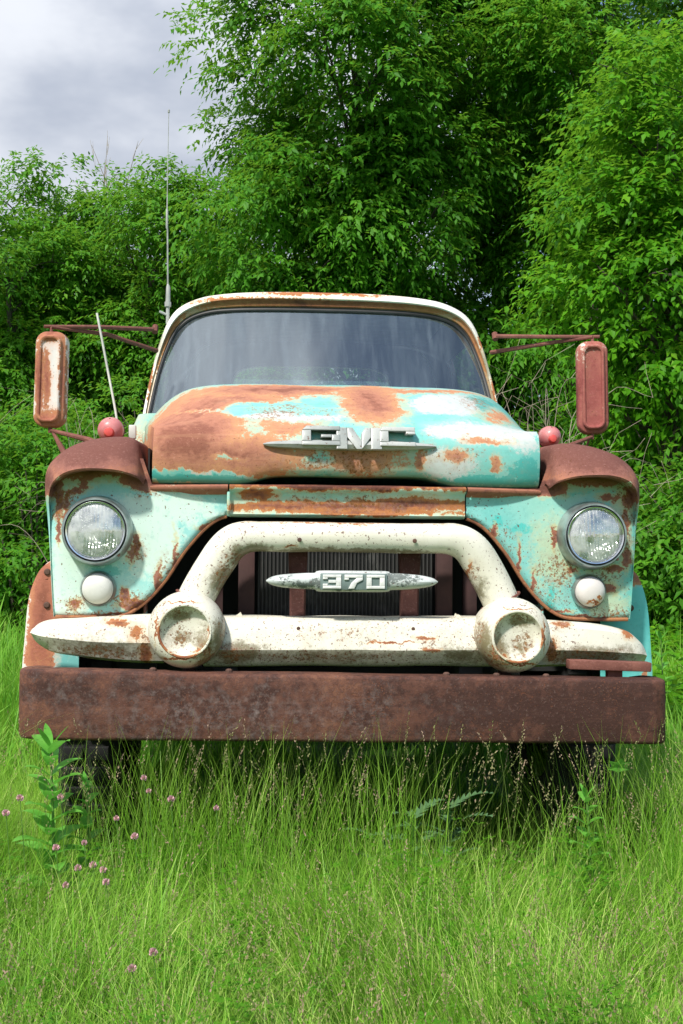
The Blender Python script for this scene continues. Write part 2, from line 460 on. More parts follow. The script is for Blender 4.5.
def parking_light(s):
    c = (s * .819, .004, .990)
    b = MB(); b.lathe([(.060, -.01), (.058, .012), (.053, .020), (.050, .016)], c); pb = b.build('parking_light', M['dull'], TRUCK)
    l = MB(); l.lathe([(.0515, .012), (.050, .026), (.045, .038), (.034, .048), (.018, .053), (.0, .054)], c)
    l.build('lens', M['park_pink' if s > 0 else 'park'], pb)
    for q in (-1, 1):
        sc = MB(); sc.lathe([(0, .006), (.004, .005), (.005, 0)], (c[0] + q * .034, -.034, c[2] + .004), n=10); sc.build('screw', M['bolt'], pb)
parking_light(1); parking_light(-1)

# ------------------------------------------------------------------ hood
def hood_mesh():
    g1 = [(0, 1), (.45, .97), (.62, .90), (.75, .74), (.85, .46), (.93, .20), (1, 0)]
    g2 = [(0, 1), (.52, .985), (.68, .955), (.80, .86), (.88, .66), (.94, .36), (1, 0)]
    NU = 41
    def cut(x):
        a = abs(x)
        return .030 * (1 - np.clip((a - .27) / .07, 0, 1) ** 2 * (3 - 2 * np.clip((a - .27) / .07, 0, 1)))
    nose = [(.10, 1.337, 1), (.02, 1.336, 1), (-.012, 1.340, 1), (-.024, 1.350, 1), (-.032, 1.37, .75), (-.040, 1.41, .3), (-.040, 1.455, 0), (-.030, 1.490, 0), (-.010, 1.513, 0), (.02, 1.531, 0)]
    rows = []
    for y, z, k in nose:
        r = []
        for u in np.linspace(-1, 1, NU):
            x = u * .648
            bow = .022 * u * u + (.012 * max(0, abs(u) - .93) / .07 if z < 1.5 else 0)
            r.append((x, y + bow, z + k * cut(x)))
        rows.append(r)
    nnose = len(rows)
    top = [(.07, .650, 1.568, 1.533, 0), (.14, .655, 1.612, 1.538, 0), (.22, .664, 1.655, 1.545, .25), (.32, .678, 1.698, 1.556, .5), (.45, .70, 1.732, 1.568, .8), (.6, .726, 1.753, 1.582, 1), (.8, .748, 1.768, 1.600, 1), (1.0, .762, 1.777, 1.618, 1), (1.22, .772, 1.780, 1.632, 1)]
    tt = cr(top, 3)
    for y, W, zc, ze, k in tt:
        r = []
        for u in np.linspace(-1, 1, NU):
            g = lerp_tab(g1, abs(u)) * (1 - k) + lerp_tab(g2, abs(u)) * k
            r.append((u * W, y + .022 * u * u * max(0, 1 - y), ze + (zc - ze) * g))
        rows.append(r)
    m = MB()
    # smooth across u
    rows2 = []
    for r in rows:
        a = np.array(r)
        for _ in range(2):
            b = a.copy(); b[1:-1] = .25 * a[:-2] + .5 * a[1:-1] + .25 * a[2:]; a = b
        rows2.append(cr(a, 2))
    m.grid(rows2)
    # side walls
    for s in (-1, 1):
        i = 0 if s < 0 else -1
        edge = [r[i] for r in rows2]
        topedge = edge[nnose - 1:]
        front = edge[1:nnose]                      # bottom to crease
        fz = [p[2] for p in front]; fy = [p[1] for p in front]; fx = [p[0] for p in front]
        wall = []
        for k in np.linspace(0, 1, 9):
            row = []
            z0 = front[-1][2] + (1.337 - front[-1][2]) * k
            row.append((float(np.interp(z0, fz, fx)), float(np.interp(z0, fz, fy)), z0))
            for p in topedge[1:]:
                row.append((p[0] + s * .004 * math.sin(k * 3.1), p[1], p[2] + (1.337 - p[2]) * k))
            wall.append(row)
        m.grid(wall)
    return m
HOOD_RUST = [(-.54, 1.50, .20, .17, 1.7), (-.36, 1.655, .16, .03, 1.0), (-.38, 1.440, .24, .075, 1.2), (-.50, 1.62, .16, .09, 1.2), (-.22, 1.70, .36, .036, 1.3), (.10, 1.645, .12, .10, 1.3), (.30, 1.716, .26, .012, .7),
             (-.02, 1.43, .21, .045, .85), (.36, 1.446, .05, .022, 1.0), (.245, 1.432, .018, .035, .85), (.50, 1.415, .014, .035, .7), (.47, 1.503, .07, .008, .6), (-.20, 1.53, .10, .025, .5), (.55, 1.60, .05, .02, .4)]
HOOD_CLEAN = [(-.47, 1.600, .12, .006, .30), (-.40, 1.425, .05, .012, .35), (-.10, 1.42, .05, .02, .4), (-.22, 1.605, .20, .042, 1.0), (-.48, 1.356, .20, .023, .95), (.42, 1.37, .25, .02, .8)]
HOOD_PALE = [(.36, 1.64, .13, .06, 1.1), (.45, 1.525, .20, .040, 1.0), (.33, 1.42, .11, .06, .85), (.60, 1.50, .05, .05, .5), (-.2, 1.575, .2, .02, .7), (-.50, 1.380, .09, .010, .8), (-.05, 1.40, .15, .02, .7)]
HOOD_TEAL = [(-.46, 1.350, .24, .018, 1.3), (.50, 1.655, .08, .035, 1.1), (-.20, 1.355, .2, .012, 1.0), (.60, 1.40, .06, .06, .5), (.42, 1.356, .2, .02, .9)]
hood_args = dict(clean=HOOD_CLEAN, rust_cols=OR_RUST, pale=HOOD_PALE, pale_col=(.53, .55, .53), patch2=HOOD_TEAL, patch2_col=(.05, .36, .33), spec=.85, seed=11., stain=(.56, .44, .25), amp=.60, warp=.05, drip=.22, core=(.05, .8), bumps=.4, mott=.4, scratch=.07, freckle=[(.35, 1.45, .3, .1, .5), (-.2, 1.6, .25, .06, .7), (0, 1.42, .3, .08, .7), (.5, 1.66, .12, .05, .7)], freckle_col=(.36, .16, .06))
M['hood'] = weathered('hood_paint', (.15, .47, .42), (.20, .53, .47), HOOD_RUST, **hood_args)
HD = hood_mesh().build('hood', M['hood'], TRUCK, sharp=38, dent=.004, dscale=5)

# emblem: raised block letters on a long bar
M['emblem'] = weathered('pitted_white_metal', (.28, .30, .29), (.42, .43, .41), [(0, 1.4, .3, .012, .3)], spec=1.0, seed=21, pale_col=(.70, .70, .68), paint_rough=.3, stain=(.5, .48, .4))
M['emblem_dk'] = plain('letter_recess', (.14, .19, .18), .6)
em = MB()
sec = []
for x, h in cr([(-.285, .002), (-.26, .009), (-.2, .014), (-.1, .017), (.1, .017), (.2, .014), (.26, .009), (.29, .002)], 3):
    y0 = -.045 + .022 * (x / .648) ** 2 * 2
    d = .022 * min(1, h / .015) + .003
    sec.append([(x, y0 + .005, 1.470 - h), (x, y0 - d * .7, 1.470 - h * .8), (x, y0 - d, 1.470), (x, y0 - d * .6, 1.470 + h * .8), (x, y0 + .015, 1.470 + h)])
em.grid(sec)
EM = em.build('emblem', M['emblem'], HD, sharp=30)
def strokes(name, polys, ox, oz, sx, sz, y0, y1, mat, parent, bev=.003, shear=0, tilt=0):
    m = MB()
    for p in polys:
        m.prism([(ox + (x + shear * z) * sx, oz + z * sz) for x, z in p], y0, y1, bev)
    if tilt:
        m.v = [(x, y + (z - oz) * tilt, z) for x, y, z in m.v]
    return m.build(name, mat, parent, sharp=25, weld=0, fixn=False)
L_G = [[(0, 0), (1, 0), (1, .22), (.22, .22), (0, .22)], [(0, .22), (.24, .22), (.24, .78), (0, .78)], [(0, .78), (1, .78), (1, 1), (.12, 1)], [(.78, .22), (1, .22), (1, .56), (.78, .56)], [(.5, .40), (.78, .40), (.78, .56), (.5, .56)]]
L_M = [[(0, 0), (.24, 0), (.24, 1), (0, 1)], [(.24, .55), (.44, .0), (.56, 0), (.56, .35), (.36, 1), (.24, 1)], [(.76, .55), (.76, 1), (.64, 1), (.56, .72), (.56, 0)], [(.76, 0), (1, 0), (1, 1), (.76, 1)]]
L_C = [[(0, 0), (1, 0), (1, .22), (0, .22)], [(0, .22), (.25, .22), (.25, .78), (0, .78)], [(0, .78), (1, .78), (1, 1), (.1, 1)], [(.74, .62), (1, .62), (1, .78), (.74, .78)]]
ty, tt_ = -.082, .42
for pol, ox, w in ((L_G, -.158, .125), (L_M, -.045, .150), (L_C, .098, .118)):
    strokes('letter', pol, ox, 1.466 - (.012 if pol is L_M else 0), w, .066 + (.008 if pol is L_M else 0), ty, ty + .06, M['emblem'], EM, .004, 0, tt_)

# ------------------------------------------------------------------ header between hood and grille
M['header'] = weathered('header_paint', (.25, .60, .52), (.36, .66, .57), [(0, 1.270, .36, .020, 1.0), (.2, 1.277, .26, .022, 1.0), (-.2, 1.264, .22, .016, .9), (0, 1.336, .55, .016, 1.6), (-.30, 1.30, .06, .02, .8), (.05, 1.25, .35, .012, .6)],
                        rust_cols=((.12, .048, .036), (.23, .085, .055), (.42, .17, .06)), spec=.5, seed=31, amp=.5, warp=.02, stain=(.58, .48, .26), drip=.3, scratch=.10, freckle=[(0, 1.28, .4, .05, .8)])
hp = [(.10, 1.336), (.0, 1.338), (-.028, 1.337), (-.037, 1.331), (-.037, 1.324), (-.030, 1.317), (-.012, 1.312), (-.006, 1.304), (-.006, 1.262), (-.010, 1.246), (-.012, 1.240), (-.006, 1.234), (.01, 1.231), (.08, 1.231)]
m = MB(); m.grid([[(x, y + .012 * (abs(x) / .4) ** 2, z) for y, z in hp] for x in np.linspace(-.394, .394, 41)])
HP = m.build('grille_header', M['header'], TRUCK, sharp=50, dent=.0018, dscale=9)
M['sill'] = weathered('sill_rust', (.22, .52, .47), (.3, .58, .52), [(0, 1.33, 1.2, .05, .55)], rust_cols=RED_RUST, spec=1, seed=33, amp=.7, warp=.03, stain=(.5, .4, .25))
for s in (-1, 1):
    m = MB(); hp2 = hp[:8]
    m.grid([[(s * x, y + .012 * (min(x, .4) / .4) ** 2 + .03 * ((x - .4) / .25) ** 2, z - .004 * (x - .4) / .25) for y, z in hp2] for x in np.linspace(.399, .655, 16)])
    m.build('hood_sill', M['sill'], TRUCK, sharp=50)
m = MB(); m.tube([(-.3965, -.012, 1.312), (-.3965, -.016, 1.285), (-.3965, -.014, 1.25), (-.3965, .0, 1.235)], .0055, 8); m.build('seam_bead', M['header'], HP)

# ------------------------------------------------------------------ grille
GR = ((.14, .055, .035), (.28, .10, .055), (.42, .17, .07))
grime = [(-.40, 1.02, .07, .06, .8), (-.36, 1.10, .05, .05, .75), (0, .785, .5, .03, .3), (-.36, .80, .14, .05, .9), (.37, .79, .12, .05, .6), (-.8, .80, .2, .05, .5), (.8, .79, .2, .04, .7), (.42, 1.00, .03, .05, .5), (0, 1.118, .36, .014, .95), (-.30, 1.12, .08, .03, .8)]
M['grille'] = weathered('grille_white_paint', WHT, WHT2, [(.385, 1.04, .006, .05, .8), (.24, .842, .035, .008, .9), (.26, .803, .03, .006, .9), (.13, .826, .08, .003, .9), (-.655, .79, .02, .035, .9), (-.74, .885, .04, .010, .7), (-.68, .86, .02, .02, .4), (.70, .885, .03, .008, .7), (.93, .86, .02, .02, .5), (.66, .80, .02, .03, .5), (0, 1.213, .3, .002, .5), (-.2, 1.13, .02, .004, .8)],
                        rust_cols=GR, pale_col=(.78, .76, .68), grime=grime, grime_col=(.13, .105, .035), freckle=[(-.40, 1.05, .05, .12, .9), (-.37, 1.10, .05, .03, 1.0), (.40, 1.04, .02, .08, .8), (0, .78, .5, .03, .7), (-.8, .79, .22, .04, .95), (.8, .78, .22, .04, .9), (-.66, .82, .04, .07, 1.0), (.66, .80, .04, .06, .9), (.25, .83, .06, .04, .9), (-.38, .79, .08, .05, 1.0), (.7, .88, .1, .03, .7), (0, .86, .45, .05, .42), (-.8, .86, .2, .05, .45)], spec=1.35, seed=41, stain=(.62, .46, .28), amp=.38, warp=.02, paint_rough=.38)
half = [(.50, .955), (.478, 1.0), (.448, 1.055), (.413, 1.11), (.385, 1.140), (.35, 1.158), (.30, 1.1645), (.15, 1.1645), (0, 1.1645)]
path = [(-x, -.10 - .02 * (1 - abs(x) / .5), z) for x, z in half] + [(x, -.10 - .02 * (1 - abs(x) / .5), z) for x, z in half[:-1][::-1]]
path = cr(path, 4)
m = MB()
rows = []
for i, p in enumerate(path):
    a = Vector(path[max(i - 1, 0)]); b = Vector(path[min(i + 1, len(path) - 1)]); t = (b - a).normalized()
    s = Vector((0, -1, 0)); u = t.cross(s).normalized()      # in-plane normal
    leg = min(1, max(0, (abs(p[0]) - .30) / .12))
    r = .049 + .011 * leg
    ring = []
    for k in range(20):
        an = 2 * math.pi * k / 20
        cx, cy = math.cos(an), math.sin(an)
        cx = math.copysign(abs(cx) ** .85, cx); cy = math.copysign(abs(cy) ** .85, cy)
        ring.append(Vector(p) + u * r * cx + s * .058 * cy)
    rows.append(ring)
m.grid(rows, close_u=True)
ARCH = m.build('grille_arch', M['grille'], TRUCK, sharp=60, dent=.003, dscale=7)
# lower bar
m = MB()
lp = [(.02, .905), (-.09, .909), (-.125, .905), (-.142, .893), (-.150, .875), (-.163, .835), (-.170, .806), (-.166, .799), (-.145, .770), (-.130, .756), (-.11, .749), (.0, .747)]
m.grid([[(x, y - .006 * (1 - (x / .45) ** 2), z) for y, z in lp] for x in np.linspace(-.47, .47, 48)])
LB = m.build('grille_bar', M['grille'], TRUCK, sharp=32, dent=.0035, dscale=6)
for tp in (0,):
  m = MB(); m.prism([(-.375, .905), (-.345, .905), (-.352, .920), (-.362, .912)], -.08, -.075); m.build('torn_tab', M['grille'], LB, smooth=False)
  m = MB(); m.prism([(.345, .905), (.375, .905), (.366, .913), (.350, .919)], -.08, -.075)
  m.build('torn_tab', M['grille'], LB, smooth=False)
# outer spears
def spear(tab, name):
    m = MB(); rows = []
    tabs = cr(tab, 4)
    for x, zb, zc, zt, yf in tabs:
        rows.append([(x, .06 + yf * .6, zt - .004), (x, yf + .05, zt), (x, yf + .022, zt - .006), (x, yf + .006, zt - .22 * (zt - zc)), (x, yf - .006, zc + .25 * (zt - zc)), (x, yf - .010, zc), (x, yf - .005, zc - .12 * (zc - zb)), (x, yf + .022, zb + .15 * (zc - zb)), (x, yf + .05, zb), (x, .06 + yf * .6, zb)])
    m.grid(rows)
    m.face(rows[-1])
    return m.build(name, M['grille'], TRUCK, sharp=34, dent=.004, dscale=6)
spear([(-.60, .752, .822, .912, -.115), (-.70, .755, .823, .910, -.115), (-.80, .764, .826, .905, -.112), (-.88, .774, .830, .897, -.10), (-.95, .783, .836, .892, -.08), (-.99, .797, .840, .885, -.058), (-1.016, .815, .845, .873, -.038), (-1.029, .832, .848, .861, -.025), (-1.033, .844, .849, .854, -.018)], 'grille_spear')
spear([(.60, .742, .802, .902, -.115), (.70, .744, .802, .897, -.115), (.80, .745, .800, .888, -.112), (.88, .746, .796, .877, -.10), (.94, .746, .792, .861, -.085), (.975, .745, .787, .838, -.07), (.993, .746, .783, .818, -.055), (1.004, .750, .778, .800, -.045)], 'grille_spear')

M['rim'] = weathered('pod_rim_paint', WHT, WHT2, [(-.59, .84, .03, .06, .8), (-.53, .79, .07, .012, .9), (.47, .85, .02, .06, .8), (.53, .775, .07, .012, .9), (.60, .85, .01, .05, .6)], rust_cols=GR, spec=1.4, seed=77, amp=.7, warp=.02, pale_col=(.78, .75, .67))
def pod(s):
    zc = .869 if s < 0 else .855
    mat = weathered('pod_white_paint' + ('_right' if s > 0 else '_left'), WHT, WHT2,
        [(s * .612, zc, .003, .05, .9), (s * .447, zc - .03, .003, .06, 1.0), (s * .53, zc + .086, .05, .002, .8), (s * .53, zc - .086, .06, .004, 1.2), (s * .47, zc - .065, .02, .008, .9)],
        rust_cols=GR, grime=[(s * .46, zc - .05, .05, .09, .8), (s * .42, zc - .02, .03, .08, .8), (s * .535, zc + .045, .05, .02, .9), (s * .535, zc - .03, .045, .03, .55)], grime_col=(.15, .11, .03), pale_col=(.78, .75, .67), freckle=[(s * .54, zc - .02, .055, .06, 1.0), (s * .46, zc - .06, .05, .06, .9), (s * .535, zc + .06, .06, .02, .9), (s * .40, zc, .03, .1, .9)], freckle_col=(.28, .13, .04), spec=1.4, seed=50 + s, amp=.42, warp=.012)
    c = (s * .515, 0, zc)
    m = MB()
    m.lathe([(q_, h_ if h_ < .13 else .13 + (h_ - .13) * .72) for q_, h_ in [(.106, .04), (.115, .09), (.120, .13), (.1215, .17), (.120, .205), (.1155, .235), (.107, .260), (.096, .278), (.087, .287), (.082, .290), (.0790, .290), (.0765, .285), (.074, .273), (.069, .264), (.057, .257), (.038, .252), (.018, .250), (0, .250)]], c, axis=(s * .03, -1, 0), n=56)
    p = m.build('grille_pod', mat, TRUCK, sharp=50, dent=.0025, dscale=9)
    rm = MB(); ax_ = Vector((s * .03, -1, 0)).normalized(); u_ = ax_.orthogonal().normalized(); w_ = ax_.cross(u_); o_ = Vector(c) + ax_ * .2445
    rm.tube([o_ + (u_ * math.cos(a) + w_ * math.sin(a)) * .0805 for a in [2 * math.pi * k / 48 for k in range(49)]], .0042, 6)
    rm.build('pod_rim', M['rim'], p)
    # seam collar where the leg meets the pod
    q = MB(); d = Vector((-s * .42, 0, .9)).normalized()
    base = Vector((s * .497, -.10, .962))
    ring = []
    u = d.cross(Vector((0, -1, 0))).normalized(); w = Vector((0, -1, 0))
    q.tube([base + (u * math.cos(a) * .066 + w * math.sin(a) * .064) for a in [2 * math.pi * k / 28 for k in range(29)]], .004, 6)
    q.build('seam_collar', M['rusty'], p)
    st = MB(); st.box((s * .515, -.08, .722), (.04, .03, .07), .005); st.build('pod_post', M['strut'], p)
pod(-1); pod(1)

# struts, nameplate, radiator
for x0, x1 in (((-.198), (-.136)), (.166, .237)):
    m = MB()
    mx = (x0 + x1) / 2
    rows = []
    for z, w in ((1.13, 1.0), (1.10, 1.0), (1.0, .85), (.9, .82), (.88, .82)):
        h = (x1 - x0) / 2 * w
        rows.append([(mx - h, -.03, z), (mx - h, -.062, z), (mx - h + .006, -.068, z), (mx + h - .006, -.068, z), (mx + h, -.062, z), (mx + h, -.03, z)])
    m.grid(rows); S = m.build('grille_strut', M['strut'], TRUCK, sharp=30)
    for bp_ in ((mx, -.150, .872), (mx, -.176, 1.155)):
        b = MB(); b.lathe([(0, .007), (.006, .006), (.0075, 0)], bp_, n=8); b.build('bolt', M['bolt'], S)
M['plate'] = weathered('nameplate_metal', (.50, .53, .51), (.70, .71, .69), [(-.05, 1.03, .2, .02, .25)], rust_cols=((.05, .07, .07), (.10, .13, .13), (.16, .18, .17)), pale_col=(.80, .81, .80), spec=.8, seed=61, stain=(.4, .45, .44), pale=[(-.2, 1.02, .05, .02, .8), (.2, 1.03, .05, .02, .8), (.04, 1.0, .1, .01, .7)])
m = MB(); rows = []
for x, h in cr([(-.272, .002), (-.255, .013), (-.22, .021), (-.15, .026), (-.118, .027), (-.103, .034), (0, .0345), (.108, .034), (.123, .028), (.16, .0265), (.22, .021), (.258, .013), (.276, .002)], 3):
    d = .030 * min(1, h / .022)
    rows.append([(x, -.18 + d * math.sin(a) * -1, 1.0245 + h * math.cos(a) * (1 if abs(math.cos(a)) < .95 else .98)) for a in np.linspace(0, 2 * math.pi, 17)[:-1]])
m.grid(rows, close_u=True)
PL = m.build('nameplate', M['plate'], TRUCK, sharp=28)
m = MB(); m.box((0.004, -.2105, 1.0245), (.212, .006, .052), .002); m.build('number_panel', M['emblem_dk'], PL)
M['numeral'] = plain('worn_numeral_metal', (.70, .70, .68), .4, 0, .15, 60)
D3 = [[(0, 0), (1, 0), (1, .2), (0, .2)], [(0, .8), (1, .8), (1, 1), (0, 1)], [(.72, .2), (1, .2), (1, .8), (.72, .8)], [(.3, .4), (.72, .4), (.72, .6), (.3, .6)], [(0, .2), (.26, .2), (.26, .34), (0, .34)], [(0, .66), (.26, .66), (.26, .8), (0, .8)]]
D7 = [[(0, .78), (1, .78), (1, 1), (0, 1)], [(.22, 0), (.54, 0), (.68, .40), (1, .62), (1, .78), (.68, .78), (.38, .42)], [(0, .62), (.24, .62), (.24, .78), (0, .78)]]
D0 = [[(0, 0), (1, 0), (1, .2), (0, .2)], [(0, .8), (1, .8), (1, 1), (0, 1)], [(0, .2), (.28, .2), (.28, .8), (0, .8)], [(.72, .2), (1, .2), (1, .8), (.72, .8)]]
for pol, ox in ((D3, -.094), (D7, -.026), (D0, .044)):
    strokes('numeral', pol, ox, 1.0025, .058, .044, -.2185, -.210, M['numeral'], PL, .0015)

M['post'] = plain('dark_rusty_post', (.050, .022, .020), .85)
def rad_mat():
    n = N('radiator_core')
    w = n.node('ShaderNodeTexWave', {'Vector': n.pos(), 'Scale': 24.0}, wave_type='BANDS', bands_direction='X')
    dirt = n.smooth(n.noise(16, 8, .75, stretch=(1, 1, .4)), .5, .75)
    c = n.mix(w.outputs['Fac'], (.006, .006, .006), (.055, .055, .054))
    c = n.mix(n.math('MULTIPLY', dirt, .6), c, (.16, .16, .15))
    return n.done(n.bsdf(Base_Color=c, Roughness=.6, Normal=n.bump(w.outputs['Fac'], 1, .01)))
m = MB(); m.box((0, .10, .90), (.60, .04, .50), 0); RA = m.build('radiator', rad_mat(), TRUCK, smooth=False)
for s in (-1, 1):
    m = MB(); m.box((s * .335, .07, .90), (.055, .04, .52), .004); m.build('radiator_post', M['post'], TRUCK)
    m = MB(); m.box((s * .44, .16, .9), (.05, .02, .52), .003); m.build('radiator_baffle', M['post'], TRUCK)
m = MB(); m.box((0, .07, .70), (1.0, .05, .06), .004); m.build('radiator_crossmember', M['black'], TRUCK)
# black sheets added as painted shade behind the openings and in the hood gap
m = MB()
m.box((0, .30, .95), (1.30, .01, .82)); m.box((0, .17, 1.325), (1.25, .26, .012)); m.box((-.667, .53, 1.20), (.006, .9, .52)); m.box((.667, .53, 1.20), (.006, .9, .52)); m.box((-.64, .62, .80), (.006, .6, .36)); m.box((.64, .62, .80), (.006, .6, .36)); m.box((0, .75, .56), (1.2, .7, .02))
m.box((-.80, .22, .95), (.32, .01, .5)); m.box((.80, .22, .95), (.32, .01, .5))
m.build('bay_shade_panel', M['black'], TRUCK, smooth=False)

# ------------------------------------------------------------------ bumper
M['bumper'] = weathered('bumper_rust', (.035, .032, .033), (.07, .062, .062), [(-.5, .63, 1.2, .35, .95), (.6, .63, 1.2, .35, 1.35)],
    rust_cols=((.056, .027, .022), (.112, .050, .037), (.19, .085, .054)), pale=[(-.50, .655, .07, .03, .9), (-.2, .60, .2, .05, .2), (.7, .64, .25, .05, .25)], pale_col=(.20, .21, .23), spec=1.2, seed=71, amp=1.15, paint_rough=.30, scratch=.04, freckle=[(-.4, .6, .7, .12, .45)], freckle_col=(.17, .085, .065), patch2=[(-.3, .6, .35, .05, .6), (-.75, .70, .2, .02, .7), (.2, .69, .3, .03, .6), (.7, .58, .25, .04, .5)], patch2_col=(.02, .02, .022), warp=.06, stain=(.12, .09, .08), core=(.1, .6), bumps=.5)
m = MB()
plan = cr([(-1.000, -.10), (-1.028, -.14), (-1.032, -.19), (-1.020, -.228), (-.982, -.250), (-.92, -.257), (-.6, -.262), (-.3, -.266), (0, -.268), (.3, -.266), (.6, -.262), (.92, -.257), (.975, -.250), (1.002, -.228), (1.010, -.19), (1.006, -.14), (.98, -.10)], 5)
secp = [(-.09, .735), (-.035, .736), (-.010, .735), (-.003, .732), (0, .724), (.001, .69), (.001, .62), (0, .540), (-.003, .532), (-.010, .528), (-.035, .527), (-.09, .527)]
rows = []
for i, p in enumerate(plan):
    a = plan[max(0, i - 1)]; b = plan[min(len(plan) - 1, i + 1)]
    t = Vector((b[0] - a[0], b[1] - a[1])).normalized(); nx, ny = t.y, -t.x
    nx, ny = (nx, ny)
    rows.append([(p[0] + nx * d, p[1] + ny * d, z - .0145 * p[0] * (1 if z > .63 else .75) + (.0) ) for d, z in secp])
m.grid(rows)
BU = m.build('front_bumper', M['bumper'], TRUCK, sharp=60, dent=.003, dscale=3.2)
for x in (-.62, -.385, .30, .46, .62):
    m = MB(); m.lathe([(.011, -.01), (.011, .006), (.006, .010), (0, .010)], (x, -.215, .735 - .0145 * x), axis=(0, 0, 1), n=8); m.build('bolt', M['bolt'], BU, sharp=25)
m = MB(); m.box((.838, -.165, .758), (.27, .05, .030), .004, Matrix.Rotation(.03, 3, 'Y')); m.box((.86, -.15, .728), (.05, .03, .055), .004); m.build('bumper_bracket', M['rusty'], TRUCK)

# ------------------------------------------------------------------ wheel arch flares, wheels, chassis
M['flare_left'] = weathered('flare_paint_left', (.74, .76, .72), (.80, .80, .76), [(-1.02, .90, .055, .30, 1.4), (-1.05, .75, .03, .2, .7)], rust_cols=((.25, .09, .06), (.36, .13, .085), (.48, .20, .11)), spec=.5, seed=81, amp=.5, warp=.02, stain=(.72, .55, .45), patch2=[(-.97, .72, .1, .06, 1.2)], patch2_col=(.06, .42, .42))
M['flare_right'] = weathered('flare_paint_right', (.10, .52, .50), (.16, .62, .58), [(1.02, 1.04, .05, .035, 1.3), (1.06, .68, .012, .05, .8)], rust_cols=OR_RUST, spec=.6, seed=82, amp=.5, warp=.02, stain=(.3, .5, .4))
for s in (-1, 1):
    oh = [(.90, 1.085), (.965, 1.082), (1.0, 1.072), (1.035, 1.042), (1.062, .975), (1.076, .90), (1.084, .80), (1.088, .70), (1.085, .60)]
    oh = cr(oh, 3)
    m = MB(); rows = []
    for k, y in ((.0, .16), (.0, .150), (.012, .143), (.03, .140)):
        rows.append([(s * (x - k * (1 if z < 1.07 else .3)), y, z - k * (1 if z > 1.03 else .3)) for x, z in oh])
    rows.append([(s * .90, .140, min(z, 1.05)) for x, z in oh])
    m.grid(rows)
    def zb(y): return max(.60, .50 + math.sqrt(max(0, .55 ** 2 - (y - .70) ** 2)))
    m.grid([[(s * x, y, zb(y) + (z - .60) / .485 * (1.085 - zb(y))) for x, z in oh] for y in (.16, .19, .22, .27, .33, .42, .52, .64, .76, .88, .98, 1.05, 1.12, 1.18, 1.24)])
    W = m.build('wheel_flare', M['flare_left' if s < 0 else 'flare_right'], TRUCK, sharp=45, dent=.004, dscale=6)
    for z in (1.04, .928):
        m = MB(); m.lathe([(0, .008), (.008, .007), (.012, 0)], (s * 1.008, .140, z), n=10); m.build('bolt', M['bolt'], W)

def wheel(name, x, y, rz=.50):
    m = MB()
    prof = [(.25, .08), (.30, .10), (.38, .108), (.45, .102), (.485, .085), (rz, .055), (rz, -.055), (.485, -.085), (.45, -.102), (.38, -.108), (.30, -.10), (.25, -.08)]
    rows = []
    m.lathe(prof, (x, y, rz), axis=(1, 0, 0), n=64)
    # tread blocks
    for k in range(44):
        a = 2 * math.pi * k / 44
        for q in (-.043, .043):
            mat = Matrix.Rotation(a, 3, 'X')
            c = mat @ Vector((q, 0, rz + .004)) + Vector((x, y, rz))
            m.box(tuple(c), (.066, .045, .02), .003, mat)
    t = m.build(name, M['tyre'], TRUCK, sharp=40)
    r = MB(); sx = 1 if x > 0 else -1
    r.lathe([(.255, .11), (.24, .09), (.22, .03), (.12, .04), (.10, .09), (.0, .10)], (x, y, rz), axis=(sx, 0, 0), n=40)
    r.build('rim', M['rusty'], t)
wheel('wheel', -.87, .64); wheel('wheel', .87, .64); wheel('wheel', -.88, 4.4); wheel('wheel', .88, 4.4)
m = MB()
for s in (-1, 1): m.box((s * .40, 2.4, .72), (.08, 5.0, .20), .005)
for y in (1.6, 3.0, 4.6): m.box((0, y, .74), (.78, .08, .12), .005)
m.tube([(-.8, .62, .49), (.8, .62, .49)], .05, 10); m.tube([(-.8, 4.4, .49), (.8, 4.4, .49)], .07, 10)
m.box((0, .9, .80), (.5, .8, .5), .05)
m.build('chassis', M['black'], TRUCK)
for s in (-1, 1):
    m = MB(); m.box((s * .80, 1.95, .52), (.24, 1.25, .30), .05); m.build('side_light_blocker', M['black'], TRUCK)  # unseen tanks added to keep side light from under the cab
m = MB(); m.box((0, 4.4, 1.02), (2.0, 3.3, .10), .01)
for k in range(7): m.box((0, 2.95 + k * .48, .93), (1.9, .08, .08), .005)
m.build('shade_deck', plain('shade_deck_planks', (.16, .13, .10), .85), TRUCK)  # unseen deck added to cast shade under the truck
# ------------------------------------------------------------------ cab
gl = [(0, 2.222), (.15, 2.222), (.30, 2.221), (.42, 2.219), (.52, 2.212), (.60, 2.190), (.652, 2.155), (.692, 2.105), (.728, 2.01), (.755, 1.91), (.775, 1.80), (.79, 1.70)]
ro = [(0, 2.308), (.16, 2.307), (.32, 2.304), (.45, 2.297), (.555, 2.284), (.640, 2.254), (.692, 2.214), (.728, 2.150), (.762, 2.045), (.787, 1.93), (.805, 1.82), (.82, 1.70)]
def yg(x, z): return 1.30 + .5 * (z - 1.75) + .17 * (abs(x) / .78) ** 3
def arc(a, b=None, k=0, dy=0, yabs=None, sx=1, dz=0, dyt=0, n=4):
    b = b or a
    h = [(p[0] + (q[0] - p[0]) * k, p[1] + (q[1] - p[1]) * k) for p, q in zip(a, b)]
    h = cr(h, n)
    full = [(-x, z) for x, z in h[::-1]] + h[1:]
    out = []
    for x, z in full:
        y = yg(x, z) + dy + dyt * max(0, min(1, (z - 1.95) / .2)) if yabs is None else yabs
        out.append((x * sx, y, z + dz * max(0, min(1, (z - 2.0) / .25))))
    return out
